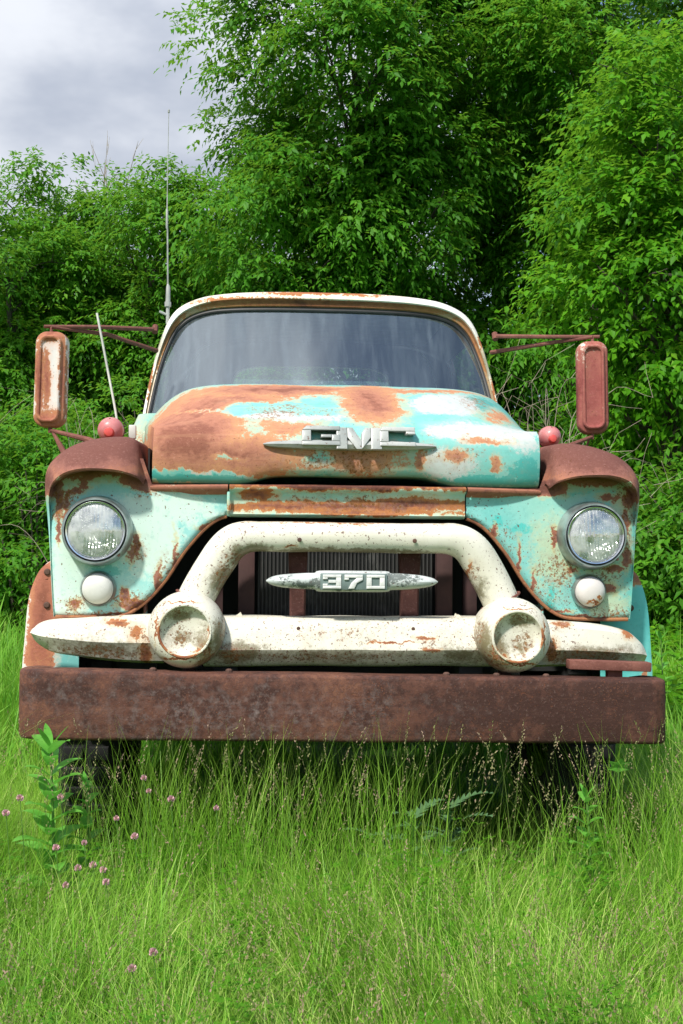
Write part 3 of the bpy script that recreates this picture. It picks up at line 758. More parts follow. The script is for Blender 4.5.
M['cab'] = weathered('cab_cream_paint', (.80, .78, .70), (.74, .72, .63), [(0, 2.30, .30, .012, .55), (-.30, 2.262, .3, .015, .3), (.79, 1.9, .008, .2, .6), (-.79, 1.9, .008, .2, .6), (.74, 2.10, .01, .05, .5)], rust_cols=GR, spec=.8, seed=91, amp=.45, warp=.03, grime=[(.75, 2.0, .05, .3, .6), (-.75, 2.0, .05, .3, .6)], grime_col=(.25, .22, .13), pale_col=(.86, .85, .8))
M['rail'] = weathered('drip_rail_rust', (.30, .22, .13), (.24, .165, .09), [(0, 2.26, .8, .05, .95), (-.7, 2.1, .1, .2, .35), (.7, 2.1, .1, .2, .4)], rust_cols=((.12, .05, .03), (.24, .095, .045), (.35, .17, .07)), spec=1, seed=92, amp=.6, warp=.03, stain=(.40, .30, .16))
m = MB()
shell = [arc(gl, ro, .54, -.030, dyt=-.02), arc(gl, ro, .60, -.036, dyt=-.024), arc(gl, ro, .85, -.040, dyt=-.024), arc(gl, ro, .97, -.034, dyt=-.02), arc(ro, None, 0, -.02, dyt=-.03), arc(ro, None, 0, .03, dz=.006), arc(ro, None, 0, .12, dz=.014)]
ys = [1.78, 1.95, 2.15, 2.35, 2.50, 2.60, 2.66]
rear = [arc(ro, None, 0, 0, yabs=y, dz=.02, sx=s) for y, s in zip(ys, [1, 1, 1, 1, .995, .98, .95])]
rear[-1] = [(x, y, z - .02 * (z > 2)) for x, y, z in rear[-1]]
allrows = shell + rear
m.grid(allrows)
# cut the side windows out of the shell, keep those faces for the glass
keepf, glassf = [], []
for f in m.f:
    c = np.mean([m.v[i] for i in f], axis=0)
    (glassf if (1.72 < c[1] < 2.42 and 1.78 < c[2] < 2.13 and abs(c[0]) > .6) else keepf).append(f)
m.f = keepf; m.mi = [0] * len(keepf)
CAB = m.build('cab', M['cab'], TRUCK, sharp=45)
def glass_mat(name, dust_refl=.22, streak=True):
    n = N(name)
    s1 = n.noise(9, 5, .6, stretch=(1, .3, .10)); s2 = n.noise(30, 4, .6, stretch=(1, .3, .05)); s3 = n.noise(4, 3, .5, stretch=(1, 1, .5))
    st = n.math('ADD', n.math('MULTIPLY', n.smooth(s1, .38, .72), .6), n.math('MULTIPLY', n.smooth(s2, .45, .7), .4))  # vertical streaks paint in blurred tree reflections along with dust
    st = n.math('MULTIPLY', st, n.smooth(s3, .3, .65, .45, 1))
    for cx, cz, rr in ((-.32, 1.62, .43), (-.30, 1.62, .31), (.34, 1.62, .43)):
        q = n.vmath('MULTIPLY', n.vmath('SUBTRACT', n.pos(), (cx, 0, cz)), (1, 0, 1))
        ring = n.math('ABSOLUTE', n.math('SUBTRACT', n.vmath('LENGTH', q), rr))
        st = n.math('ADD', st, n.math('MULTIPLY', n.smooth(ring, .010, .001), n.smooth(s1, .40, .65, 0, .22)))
    d = n.math('MULTIPLY_ADD', st, dust_refl * 1.5, dust_refl * .45)
    glo = n.node('ShaderNodeBsdfGlossy', {'Color': (.86, .94, 1.0), 'Roughness': .03}).outputs[0]
    tr = n.node('ShaderNodeBsdfTransparent', {'Color': (.74, .82, .80)}).outputs[0]
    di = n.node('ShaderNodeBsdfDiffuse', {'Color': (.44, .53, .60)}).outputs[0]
    g_ = n.node('ShaderNodeNewGeometry'); cs = n.math('ABSOLUTE', n.vmath('DOT_PRODUCT', g_.outputs['Normal'], g_.outputs['Incoming']))
    fr = n.math('POWER', n.math('SUBTRACT', 1.0, cs, clamp=True), 5.0)
    a = n.node('ShaderNodeMixShader', {0: n.math('MULTIPLY_ADD', fr, .80, .22), 1: tr, 2: glo}).outputs[0]
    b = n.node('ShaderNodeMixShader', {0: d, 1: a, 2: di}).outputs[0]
    return n.done(b)
M['glass'] = glass_mat('dust_reflection_windshield_glass', .10)
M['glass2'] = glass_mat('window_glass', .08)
g = MB(); g.v = m.v; g.f = glassf; g.mi = [0] * len(glassf)
for s in (-1, 1):
    gg = MB(); gg.v = m.v; gg.f = [f for f in glassf if m.v[f[0]][0] * s > 0]; gg.mi = [0] * len(gg.f)
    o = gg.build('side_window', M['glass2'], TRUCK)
    bm = bmesh.new(); bm.from_mesh(o.data); bmesh.ops.delete(bm, geom=[v for v in bm.verts if not v.link_faces], context='VERTS'); bm.to_mesh(o.data); bm.free()
lin = MB(); lin.grid([[(x * .965, y + .02, z - .02 * (z > 1.8)) for x, y, z in r] for r in allrows[1:2] + allrows[4:]])
lin.f = [f for f in lin.f if not (lambda c: 1.70 < c[1] < 2.44 and 1.76 < c[2] < 2.12 and abs(c[0]) > .6)(np.mean([lin.v[i] for i in f], axis=0))]
lin.mi = [0] * len(lin.f); lin.build('cab_shade_shell', plain('cab_shade_dark', (.035, .04, .042), .9), CAB)  # dark inner shell added so the cab interior reads as shaded
# drip rail / visor underside
m = MB(); m.grid([arc(gl, ro, .16, -.010), arc(gl, ro, .24, -.020, dyt=-.005), arc(gl, ro, .38, -.022, dyt=-.012), arc(gl, ro, .52, -.031, dyt=-.021), arc(gl, ro, .55, -.028, dyt=-.02)])
m.build('drip_rail', M['rail'], CAB, sharp=30)
m = MB(); m.tube(arc(gl, ro, .03, -.004), .009, 8); m.tube(arc(gl, ro, .15, -.006), .009, 8); m.build('windshield_gasket', M['rubber'], CAB)
# windshield
rows = []
zt = sorted([p[1] for p in gl])
gz = [(z, x) for x, z in gl][::-1]
for z in np.unique(np.r_[np.linspace(1.66, 2.1, 16), np.linspace(2.1, 2.2, 14), np.linspace(2.2, 2.2215, 8)]):
    xo = lerp_tab(gz, z) if z > 1.70 else .79
    rows.append([(u * xo, yg(u * xo, z), z) for u in np.sin(np.linspace(-math.pi / 2, math.pi / 2, 49))])
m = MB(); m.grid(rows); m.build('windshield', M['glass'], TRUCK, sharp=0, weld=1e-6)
# rear wall with its window
back = rear[-1]
n_ = len(back)
outer = [(x, 2.66, z) for x, y, z in back]
P = resample([(x, z) for x, y, z in back], 81)
win = []
for i, (x, z) in enumerate(P):
    # matching point on a rounded window arch
    ang = math.atan2(z - 1.86, x)
    c, s_ = math.cos(ang), math.sin(ang)
    k = 1 / ((abs(c) / .44) ** 6 + (abs(s_) / .27) ** 6) ** (1 / 6)
    win.append((c * k, 2.665, max(1.79, 1.86 + s_ * k)))
m = MB(); m.grid([[(x, 2.66, z) for x, z in P], win, [(x, y + .02, z) for x, y, z in win]])
m.box((0, 2.665, 1.42), (1.62, .02, .74))
m.build('rear_wall', M['cab'], CAB, sharp=40)
m = MB(); m.grid([[(x * .96, 2.62, z - .03 * (z > 1.8)) for x, z in P], [(x * 1.02, 2.63, z) for x, y, z in win]]); m.box((0, 2.61, 1.42), (1.58, .02, .72)); m.build('rear_shade_plate', plain('rear_shade_dark', (.04, .045, .046), .85), CAB)  # dark plate added to put shade over the sunlit rear wall
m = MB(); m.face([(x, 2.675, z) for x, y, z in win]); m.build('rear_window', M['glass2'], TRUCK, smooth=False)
# lower body, cowl, doors
M['body'] = weathered('cab_turquoise_paint', (.14, .50, .47), (.22, .58, .53), [(.82, 1.3, .1, .3, .5), (-.82, 1.3, .1, .3, .5)], rust_cols=OR_RUST, spec=.6, seed=95, amp=.5)
m = MB(); rows = []
def plan_loop(hw, y0, y1, z, r=.10):
    pts = []
    for cx, cy, a0 in ((hw - r, y0 + r, -90), (hw - r, y1 - r, 0), (-hw + r, y1 - r, 90), (-hw + r, y0 + r, 180)):
        for a in np.linspace(a0, a0 + 90, 7): pts.append((cx + r * math.cos(R(a)), cy + r * math.sin(R(a)), z))
    return pts
for hw, z in ((.86, .70), (.90, .80), (.905, 1.1), (.895, 1.4), (.865, 1.60), (.822, 1.70)): rows.append(plan_loop(hw, 1.20, 2.68, z))
m.grid(rows, close_u=True)
m.grid([[(x, 1.22, 1.70 - .10 * (abs(x) / .8) ** 2) for x in np.linspace(-.82, .82, 21)], [(x, 1.27, 1.715 - .02 * (abs(x) / .8) ** 2) for x in np.linspace(-.82, .82, 21)], [(x, yg(x, 1.70) + .02, 1.715) for x in np.linspace(-.82, .82, 21)]])
m.build('cab_body', M['body'], TRUCK, sharp=35)
for s in (-1, 1):
    m = MB()
    pr = [(.904, .82), (.912, 1.1), (.902, 1.4), (.872, 1.60), (.832, 1.69)]
    m.grid([[(s * (x + .004), y, z) for x, z in cr(pr, 3)] for y in (1.62, 1.64, 2.0, 2.4, 2.46)])
    d = m.build('door', M['body'], TRUCK, sharp=30)
    h = MB(); h.tube([(s * .905, 2.30, 1.45), (s * .945, 2.31, 1.45), (s * .945, 2.42, 1.45)], .010, 8); h.build('door_handle', M['chrome'], d)
    # hinge blocks that peek out past the fender
    for z, c in ((1.40, 'body'), (1.13, 'dull')):
        h = MB(); h.box((s * 1.055, .85, z + .005), (.022, .05, .075), .006); h.box((s * 1.02, .85, z), (.07, .03, .03), .004); h.lathe([(.010, 0), (.010, .012), (.004, .016), (0, .016)], (s * 1.055, .85, z + .042), axis=(0, 0, 1), n=8)
        h.build('marker_lamp', M[c], TRUCK)
# interior
M['seat'] = plain('seat_vinyl', (.045, .05, .05), .6)
M['dash'] = plain('dashboard_paint', (.10, .16, .16), .5)
m = MB(); m.box((0, 2.42, 1.42), (1.45, .16, .62), .05, Matrix.Rotation(-.12, 3, 'X')); m.box((0, 2.15, 1.10), (1.45, .55, .16), .05); m.build('bench_seat', M['seat'], TRUCK)
m = MB(); m.box((0, 1.60, 1.62), (1.50, .24, .18), .04); m.build('dashboard', M['dash'], TRUCK)
m = MB(); C0 = Vector((.38, 1.86, 1.68)); ax = Vector((0, .62, .78)).normalized(); u = Vector((1, 0, 0)); w = ax.cross(u)
m.tube([C0 + (u * math.cos(a) + w * math.sin(a)) * .20 for a in [2 * math.pi * k / 40 for k in range(41)]], .013, 8)
for a in (.3, 2.84, 4.7): m.tube([C0, C0 + (u * math.cos(a) + w * math.sin(a)) * .20], .010, 6)
m.tube([C0, C0 - ax * .3], .025, 8); m.build('steering_wheel', M['rubber'], TRUCK)
m = MB(); m.grid([[(x, y, 2.25 + .012 * (1 - (x / .6) ** 2)) for x in np.linspace(-.62, .62, 9)] for y in np.linspace(1.66, 2.6, 5)]); m.build('headliner', plain('headliner_cloth', (.16, .17, .16), .9), CAB)

# ------------------------------------------------------------------ mirrors
def mirror(s):
    cx, cz, y = (s * 1.116 if s > 0 else -1.152), (1.818 if s > 0 else 1.810), 1.0
    mats = weathered('mirror_back_' + ('right' if s > 0 else 'left'), *(((.60, .58, .56), (.54, .50, .46), [(cx, cz + .19, .07, .045, .8), (cx - .045, cz, .022, .2, .9), (cx - .012, cz, .018, .13, .75), (cx + .055, cz, .015, .2, .6), (cx, cz - .17, .08, .05, .65)]) if s < 0 else ((.52, .40, .34), (.40, .30, .24), [(cx, cz, .09, .24, .62), (cx, cz - .15, .08, .06, .8), (cx - .06, cz, .02, .2, .8), (cx + .06, cz, .02, .2, .8)])),
        rust_cols=((.26, .09, .06), (.36, .14, .09), (.45, .20, .10)) if s < 0 else ((.20, .055, .045), (.29, .085, .075), (.36, .13, .10)), spec=.8, seed=101 + s, amp=.55, warp=.02, stain=(.72, .50, .40), core=(.05, .5))
    def ring(k, dy, hw=.066, hh=.198, r=6):
        pts = []
        for a in np.linspace(0, 2 * math.pi, 57)[:-1]:
            c, q = math.cos(a), math.sin(a)
            # stadium-like rounded rectangle
            rad = .048 * k
            x = (hw * k - rad) * (1 if c > 0 else -1) + rad * c
            z = (hh - hw * (1 - k) - rad) * (1 if q > 0 else -1) + rad * q
            pts.append((x, dy, z))
        return pts
    m = MB()
    rs = [(1.0, .03), (1.0, .008), (.985, -.004), (.94, -.012), (.88, -.015), (.80, -.017), (.74, -.020), (.69, -.032), (.62, -.035), (.54, -.033), (.48, -.024), (.35, -.022), (.2, -.021), (.08, -.021)]
    m.grid([ring(*r) for r in rs], close_u=True); m.face(ring(*rs[-1])[::-1])
    rotm = Matrix.Rotation(.02 if s < 0 else -.02, 3, 'Y') @ Matrix.Rotation(-.10 if s < 0 else -.12, 3, 'Z')
    m.v = [tuple(rotm @ Vector(v) + Vector((cx, y, cz))) for v in m.v]
    mh = m.build('mirror_head', mats, TRUCK, sharp=40)
    g = MB(); g.face([tuple(rotm @ Vector((x * .97, .031, z * .99)) + Vector((cx, y, cz))) for x, _, z in ring(1, 0)]); g.build('mirror_glass', M['chrome'], mh, smooth=False)
    def arm(*q):
        a = MB(); a.tube(*q); a.build('mirror_arm', M['rusty'], TRUCK)
    t = Vector((cx, y, cz + .20))
    arm([t + Vector((s * -.0, 0, -.01)), t + Vector((0, .01, .022))], .007, 8)
    arm([t + Vector((s * .03, .0, .018)), Vector((s * .96, 1.08, 2.045)), Vector((s * .75, 1.28, 2.075 if s < 0 else 2.078))], [.007, .009, .010], 8)
    arm([t + Vector((s * .0, .0, .016)), Vector((s * .94, 1.12, 2.022)), Vector((s * .75, 1.36, 1.995 if s < 0 else 2.018))], [.007, .009, .010], 8)
    b = Vector((cx, y, cz - .20))
    arm([b + Vector((0, 0, .01)), b + Vector((0, 0, -.02))], .007, 8)
    arm([b + Vector((0, 0, -.008)), Vector((s * .98, .90, 1.555)), Vector((s * .86, .80, 1.50))], [.007, .012, .012], 8)
    if s < 0: arm([b + Vector((.01, 0, -.012)), b + Vector((.06, -.06, -.09)), b + Vector((.10, -.10, -.16))], [.006, .012, .012], 8)
    else: arm([b + Vector((-.01, 0, -.012)), b + Vector((-.045, 0, -.10))], .004, 6)
    arm([Vector((s * .752, 1.27, 2.062)), Vector((s * .752, 1.29, 2.092))], .013, 8)
mirror(-1); mirror(1)

# turn signals on the fenders
def lamp_red():
    n = N('faded_red_lens')
    pos = n.pos()
    c = n.mix(n.smooth(n.noise(14, 4), .3, .7), (.46, .13, .13), (.60, .24, .23))
    c = n.mix(n.smooth(n.node('ShaderNodeNewGeometry').outputs['Pointiness'], .5, .56, 0, .0), c, (.8, .3, .3))
    return n.done(n.bsdf(Base_Color=c, Roughness=.35, Subsurface_Weight=.15, Subsurface_Radius=(.02, .006, .006)))
M['red'] = lamp_red()
M['redc'] = plain('red_lens_centre', (.55, .075, .065), .25, 0, .15)
for cx, r in ((-.829, .046), (.772, .040)):
    c = (cx, .36, 1.545)
    m = MB(); m.lathe([(r * 1.0, -.03), (r * 1.02, .0), (r * .96, .018), (r * .80, .034), (r * .55, .045), (r * .45, .047), (r * .25, .050), (0, .051)], c, n=36); t = m.build('turn_signal', M['red'], TRUCK, sharp=50)
    m = MB(); m.lathe([(r * .44, .030), (r * .42, .046), (r * .30, .056), (0, .060)], (c[0], c[1], c[2] - r * .26), n=24); m.build('lens_centre', M['redc'], t)
    m = MB(); m.lathe([(0, -.075), (r * .8, -.07), (r * 1.0, -.03), (r * 1.03, -.028), (r * 1.03, -.012)], c, n=36); m.tube([(cx, .39, 1.55), (cx, .39, 1.48)], .016, 10); m.build('lamp_housing', M['rusty'], t)
    m = MB(); m.lathe([(0, .004), (.004, .003), (.005, 0)], (cx, .36 - .030, 1.545 + r * .78), n=8); m.build('lens_screw', M['bolt'], t)
m = MB(); m.box((-.757, .42, 1.545), (.026, .03, .05), .004); m.build('lamp_bracket', M['park'], TRUCK)
m = MB(); m.box((-.722, .70, 1.55), (.05, .04, .05), .01); m.build('cowl_bracket', M['body'], TRUCK)
# aerials
m = MB(); m.tube(cr([(-.811, .40, 1.50), (-.811, .40, 1.58), (-.85, .40, 1.78), (-.889, .40, 1.974)], 4), .0042, 6); m.tube([(-.811, .4, 1.50), (-.811, .4, 1.53)], .010, 8)
m.build('fender_aerial', plain('aerial_white_rod', (.66, .66, .60), .4), TRUCK)
m = MB(); m.tube([(-.722, 1.60, 2.16), (-.722, 1.60, 2.24)], .008, 8); m.tube([(-.722, 1.6, 2.24), (-.722, 1.6, 2.262)], .015, 10); m.tube([(-.722, 1.6, 2.262), (-.721, 1.6, 2.33), (-.723, 1.6, 2.345)], [.011, .010, .005], 10)
m.tube([(-.723, 1.6, 2.34), (-.728, 1.6, 2.60), (-.731, 1.6, 2.61), (-.731, 1.6, 2.69), (-.731, 1.6, 2.70), (-.731, 1.6, 2.86), (-.729, 1.6, 3.15)], [.004, .0036, .0055, .0055, .0026, .002, .0014], 8)
m.lathe([(0, -.004), (.005, 0), (.005, .012), (0, .018)], (-.729, 1.6, 3.15), axis=(0, 0, 1), n=8)
m.tube([(-.722, 1.60, 2.20), (-.76, 1.59, 2.215)], .006, 6)
m.build('radio_aerial', plain('aerial_grey', (.34, .35, .33), .5), TRUCK)
# ------------------------------------------------------------------ vegetation
CAMY = -4.0
def at(px, d):
    return Vector(((px - 341.5) / 1200 * d, CAMY + d, 0))

def np_mesh(name, verts, faces_flat, fsize, rnd=None, mat=None, parent=None, tval=None):
    me = bpy.data.meshes.new(name)
    nv = len(verts)
    me.vertices.add(nv); me.vertices.foreach_set('co', np.ascontiguousarray(verts, dtype=np.float32).ravel())
    nl = len(faces_flat)
    me.loops.add(nl); me.loops.foreach_set('vertex_index', np.ascontiguousarray(faces_flat, dtype=np.int32))
    nf = len(fsize)
    starts = np.r_[0, np.cumsum(fsize)[:-1]].astype(np.int32)
    me.polygons.add(nf); me.polygons.foreach_set('loop_start', starts)
    if rnd is not None:
        a = me.attributes.new('rnd', 'FLOAT', 'FACE'); a.data.foreach_set('value', np.ascontiguousarray(rnd, dtype=np.float32))
    if tval is not None:
        a = me.attributes.new('along', 'FLOAT', 'POINT'); a.data.foreach_set('value', np.ascontiguousarray(tval, dtype=np.float32))
    me.update(calc_edges=True)
    o = bpy.data.objects.new(name, me); COL.objects.link(o)
    if mat: me.materials.append(mat)
    if parent: o.parent = parent
    return o

def leaf_mat(name, c1, c2, c3, trans=.48, rough=.5, spec=.2, tipcol=None):
    n = N(name)
    at_ = n.node('ShaderNodeAttribute', attribute_name='rnd')
    f = at_.outputs['Fac']
    c = n.mix(n.smooth(f, .0, .6), c1, c2); c = n.mix(n.smooth(f, .65, 1.0), c, c3)
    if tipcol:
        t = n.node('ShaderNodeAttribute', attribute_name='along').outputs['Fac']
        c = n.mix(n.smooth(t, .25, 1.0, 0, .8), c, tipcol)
    p = n.bsdf(Base_Color=c, Roughness=rough, Specular_IOR_Level=spec)
    tr = n.node('ShaderNodeBsdfTranslucent', {'Color': n.mix(.5, c, (.28, .47, .04), 'MIX')}).outputs[0]
    return n.done(n.node('ShaderNodeMixShader', {0: trans, 1: p, 2: tr}).outputs[0])

M['leaf_mid'] = leaf_mat('leaves_mid_green', (.052, .205, .012), (.105, .330, .020), (.19, .43, .034))
M['leaf_bright'] = leaf_mat('leaves_bright_green', (.056, .205, .012), (.108, .325, .020), (.19, .43, .036))
M['leaf_lime'] = leaf_mat('leaves_yellow_green', (.058, .225, .007), (.11, .34, .010), (.22, .47, .018))
M['leaf_dark'] = leaf_mat('leaves_dark_green', (.032, .135, .012), (.062, .205, .018), (.11, .28, .028))
def bark():
    n = N('grey_brown_bark')
    f = n.noise(14, 8, .7, stretch=(1, 1, .25))
    c = n.mix(n.smooth(f, .35, .7), (.035, .028, .022), (.13, .11, .085))
    return n.done(n.bsdf(Base_Color=c, Roughness=.9, Normal=n.bump(f, .8, .03)))
M['bark'] = bark()
M['twig'] = plain('dead_twig_bark', (.27, .23, .17), .9, 0, .3)

def unit(a):
    return a / np.maximum(1e-9, np.linalg.norm(a, axis=-1, keepdims=True))

def leaves_np(O, D, L, K, leaf, wid, droop, rng, clr):
    """sprigs: origins O, directions D, lengths L; K leaves each"""
    S = len(O)
    t = (np.arange(K) + .6) / K
    P = O[:, None] + D[:, None] * (L[:, None] * t)[..., None]
    P[..., 2] -= droop * L[:, None] * t ** 2
    up = unit(np.array([0, 0, 1.]) + rng.normal(0, .35, (S, 3)))
    side = unit(np.cross(D, up))
    sg = np.where(np.arange(K) % 2, 1., -1.)
    last = (np.arange(K) == K - 1)
    ld = side[:, None] * (sg * ~last)[None, :, None] * .85 + D[:, None] * .65 + rng.normal(0, .28, (S, K, 3))
    ld[..., 2] -= .35 + droop * .5
    ld = unit(ld)
    nrm = np.array([-.12, -.2, 1.]) + rng.normal(0, .36, (S, K, 3)) + D[:, None] * .35
    nrm = unit(nrm - (nrm * ld).sum(-1, keepdims=True) * ld)
    wv = np.cross(nrm, ld)
    sz = leaf * rng.uniform(.65, 1.25, (S, K, 1)) * (1 - .25 * (t[None, :, None] - .5))
    v0 = P; v1 = P + ld * sz * .42 + wv * sz * wid + nrm * sz * .07; v3 = P + ld * sz * .42 - wv * sz * wid + nrm * sz * .07
    v2 = P + ld * sz; v2[..., 2] -= sz[..., 0] * .14
    V = np.stack([v0, v1, v2, v3], 2).reshape(-1, 3)
    n = S * K
    b = np.arange(n)[:, None] * 4
    F = np.concatenate([b + 0, b + 1, b + 2, b + 0, b + 2, b + 3], 1).reshape(-1)
    r = np.clip(clr[:, None] + rng.normal(0, .16, (S, K)), 0, 1).reshape(-1)
    return V, F, np.repeat(r, 2)

def crown(ells, nclump, cr_, nsprig, seed, leaf=.10, wid=.24, K=8, sprig=.38, droop=.35, flat=.62, shell=.55, lobes=0):
    """clumps of leafy sprigs spread through a union of ellipsoids; returns arrays and clump centres (local to the tree base)"""
    rng = np.random.default_rng(seed)
    w = np.array([e[3] * e[4] * e[5] for e in ells]); w = w / w.sum()
    C = []
    for _ in range(nclump):
        e = ells[rng.choice(len(ells), p=w)]
        d = unit(rng.normal(0, 1, 3)); r = (rng.uniform(shell ** 3, 1)) ** (1 / 3)
        C.append([e[0] + d[0] * e[3] * r, e[1] + d[1] * e[4] * r, e[2] + d[2] * e[5] * r])
    C = np.array(C)
    if lobes:
        rl = np.array([min(e[3], e[4], e[5]) for e in ells])
        LC = C[rng.permutation(len(C))[:lobes]]
        LR = np.mean(rl) * rng.uniform(.42, .72, lobes)
        pk = rng.integers(0, lobes, nclump); q = unit(rng.normal(0, 1, (nclump, 3)) + np.array([0, -.15, .35]))
        keepc = rng.uniform(0, 1, nclump) < .38
        C2 = LC[pk] + q * (LR[pk] * rng.uniform(.6, 1.0, nclump))[:, None] * np.array([1.1, 1.1, .8])
        C = np.where(keepc[:, None], C, C2)
    R_ = cr_ * rng.uniform(.55, 1.35, nclump)
    tone = rng.uniform(.15, .6, nclump)
    idx = np.repeat(np.arange(nclump), nsprig)
    d = unit(rng.normal(0, 1, (len(idx), 3)) + np.array([0, 0, .35]))
    rr = rng.uniform(.30, 1, (len(idx), 1)) ** .45
    O = C[idx] + d * rr * R_[idx][:, None] * np.array([1, 1, flat])
    cen = np.array([np.mean([e[0] for e in ells]), np.mean([e[1] for e in ells]), np.mean([e[2] for e in ells])])
    D = unit(d * .8 + unit(O - cen) * .5 + np.array([0, 0, -.15]) + rng.normal(0, .35, d.shape))
    L = sprig * rng.uniform(.6, 1.4, len(idx))
    clr = tone[idx] + .25 * d[:, 2] * 0 + rng.normal(0, .08, len(idx))
    V, F, r = leaves_np(O, D, L, K, leaf, wid, droop, rng, clr)
    return V, F, r, C, O

def trunk_mesh(h, r, C, seed, nl=26, lean=(0, 0), base=.06):
    rng = np.random.default_rng(seed + 500)
    m = MB()
    pts = []
    for k in range(9):
        t = k / 8
        pts.append((lean[0] * t + .12 * math.sin(3 * t + seed), lean[1] * t + .10 * math.sin(4 * t + seed * 2), h * t - .1))
    m.tube(cr(pts, 2), [r * (1.25 - 1.15 * k / 16) + .012 for k in range(17)], 9)
    pa = np.array(pts)
    for c in C[rng.permutation(len(C))[:nl]]:
        z0 = max(base * h, min(h * .9, c[2] - .9 * math.hypot(c[0], c[1]) * rng.uniform(.6, 1.1)))
        p0 = np.array([np.interp(z0, pa[:, 2], pa[:, k]) for k in range(3)])
        mid = p0 * .5 + c * .5 + np.array([0, 0, .12 * np.linalg.norm(c - p0)]) + rng.normal(0, .12, 3)
        rr = r * (1.15 - z0 / h) * .42 + .012
        m.tube(cr([p0, mid, c], 4), [rr * (1 - .85 * k / 8) for k in range(9)], 5, cap=False)
        for _ in range(2):
            q = c + rng.normal(0, .35, 3)
            m.tube([mid * .3 + c * .7, (mid * .2 + c * .8 + q) / 2, q], [rr * .35, rr * .22, .006], 4, cap=False)
    return m

def tree(name, label, cat, loc, h, r, ells, nclump, cr_, nsprig, seed, mat, group=None, nl=26, lean=(0, 0), **k):
    t = empty(name, loc)
    tag(t, label, cat, group)
    V, F, rn, C, O = crown(ells, nclump, cr_, nsprig, seed, **k)
    np_mesh('crown', V, F, np.full(len(F) // 3, 3), rn, M[mat], t)
    tr = trunk_mesh(h * .80, r, C, seed, nl, lean)
    tr.build('trunk', M['bark'], t, weld=0, fixn=False)
    return t

G = 'trees behind the truck'
# tall drooping tree just behind the cab
tree('broadleaf_tree', 'tallest broadleaf tree with drooping leaf clusters rising right behind the cab roof', 'tree', at(362, 19.5), 11.5, .20,
     [(0, 0, 8.6, 2.0, 2.1, 3.4), (-.9, -.3, 6.4, 1.85, 1.7, 1.2), (1.1, 0, 5.6, 1.9, 1.8, 2.0), (-.6, 0, 4.2, 2.1, 1.6, 1.6), (1.6, .3, 9.0, 1.6, 1.6, 2.8), (-.5, -.6, 8.6, 1.5, 1.2, 2.6)], 250, .60, 62, 1, 'leaf_mid', G, leaf=.115, wid=.25, droop=.35, sprig=.38, flat=.6, nl=40, lobes=30)
tree('broadleaf_tree', 'tall dark broadleaf tree with gaps of sky beside the yellow-green tree', 'tree', at(505, 21.5), 12.5, .17,
     [(0, 0, 9.2, 2.0, 1.9, 3.2), (1.0, .3, 10.2, 1.8, 1.6, 2.2), (-.6, 0, 5.2, 1.9, 1.8, 1.9), (.6, 0, 3.4, 1.8, 1.6, 1.6)], 150, .60, 58, 2, 'leaf_mid', G, leaf=.118, wid=.25, droop=.35, sprig=.38, flat=.6, nl=44, lobes=22)
tree('broadleaf_tree', 'thin dark tree at the back seen through the gap right of the tallest tree', 'tree', at(575, 27), 13.5, .18,
     [(0, 0, 11.2, 2.7, 2.2, 3.2), (.5, 0, 6.2, 1.5, 2.0, 1.1), (-.3, 0, 3.4, 2.3, 1.8, 1.8)], 92, .72, 44, 3, 'leaf_dark', G, leaf=.16, sprig=.5, nl=40)
tree('broadleaf_tree', 'tall dark tree whose top shows above the yellow-green tree', 'tree', at(668, 24), 13.0, .18,
     [(-.6, 0, 10.4, 2.3, 2.0, 3.0), (.8, 0, 9.8, 2.0, 2.0, 2.6), (-.2, 0, 5.4, 2.0, 1.9, 2.6)], 115, .75, 46, 4, 'leaf_dark', G, leaf=.15, sprig=.5, nl=36)
tree('broadleaf_tree', 'mid green tree filling the space between the tallest tree and the yellow-green tree', 'tree', at(596, 19.0), 10.5, .13,
     [(0, 0, 9.0, 1.3, 1.4, 2.0), (.1, 0, 6.6, 1.1, 1.3, 1.5), (-.1, 0, 4.0, 1.2, 1.2, 1.4)], 100, .56, 52, 17, 'leaf_mid', G, leaf=.112, wid=.25, droop=.35, sprig=.36, flat=.6, nl=34, lobes=16)
# bright tree at the right edge
tree('broadleaf_tree', 'sunlit yellow-green tree with large leaves beside the red-rusted mirror', 'tree', at(668, 12.5), 6.8, .10,
     [(.15, 0, 5.0, 1.05, 1.1, 1.5), (-.3, -.1, 3.9, 1.05, 1.0, 1.0), (.2, 0, 2.6, .95, 1.0, 1.0)], 110, .42, 40, 5, 'leaf_lime', G, flat=.5, leaf=.092, wid=.30, K=7, sprig=.36, droop=.3, nl=34)
tree('broadleaf_tree', 'leafy yellow-green tree cut off by the right edge behind the sunlit one', 'tree', at(742, 14.5), 8.5, .11,
     [(0, 0, 5.6, 1.4, 1.4, 2.4), (0, 0, 2.8, 1.3, 1.2, 1.6)], 70, .5, 32, 6, 'leaf_lime', G, leaf=.13, wid=.30, K=7, sprig=.4, nl=26)
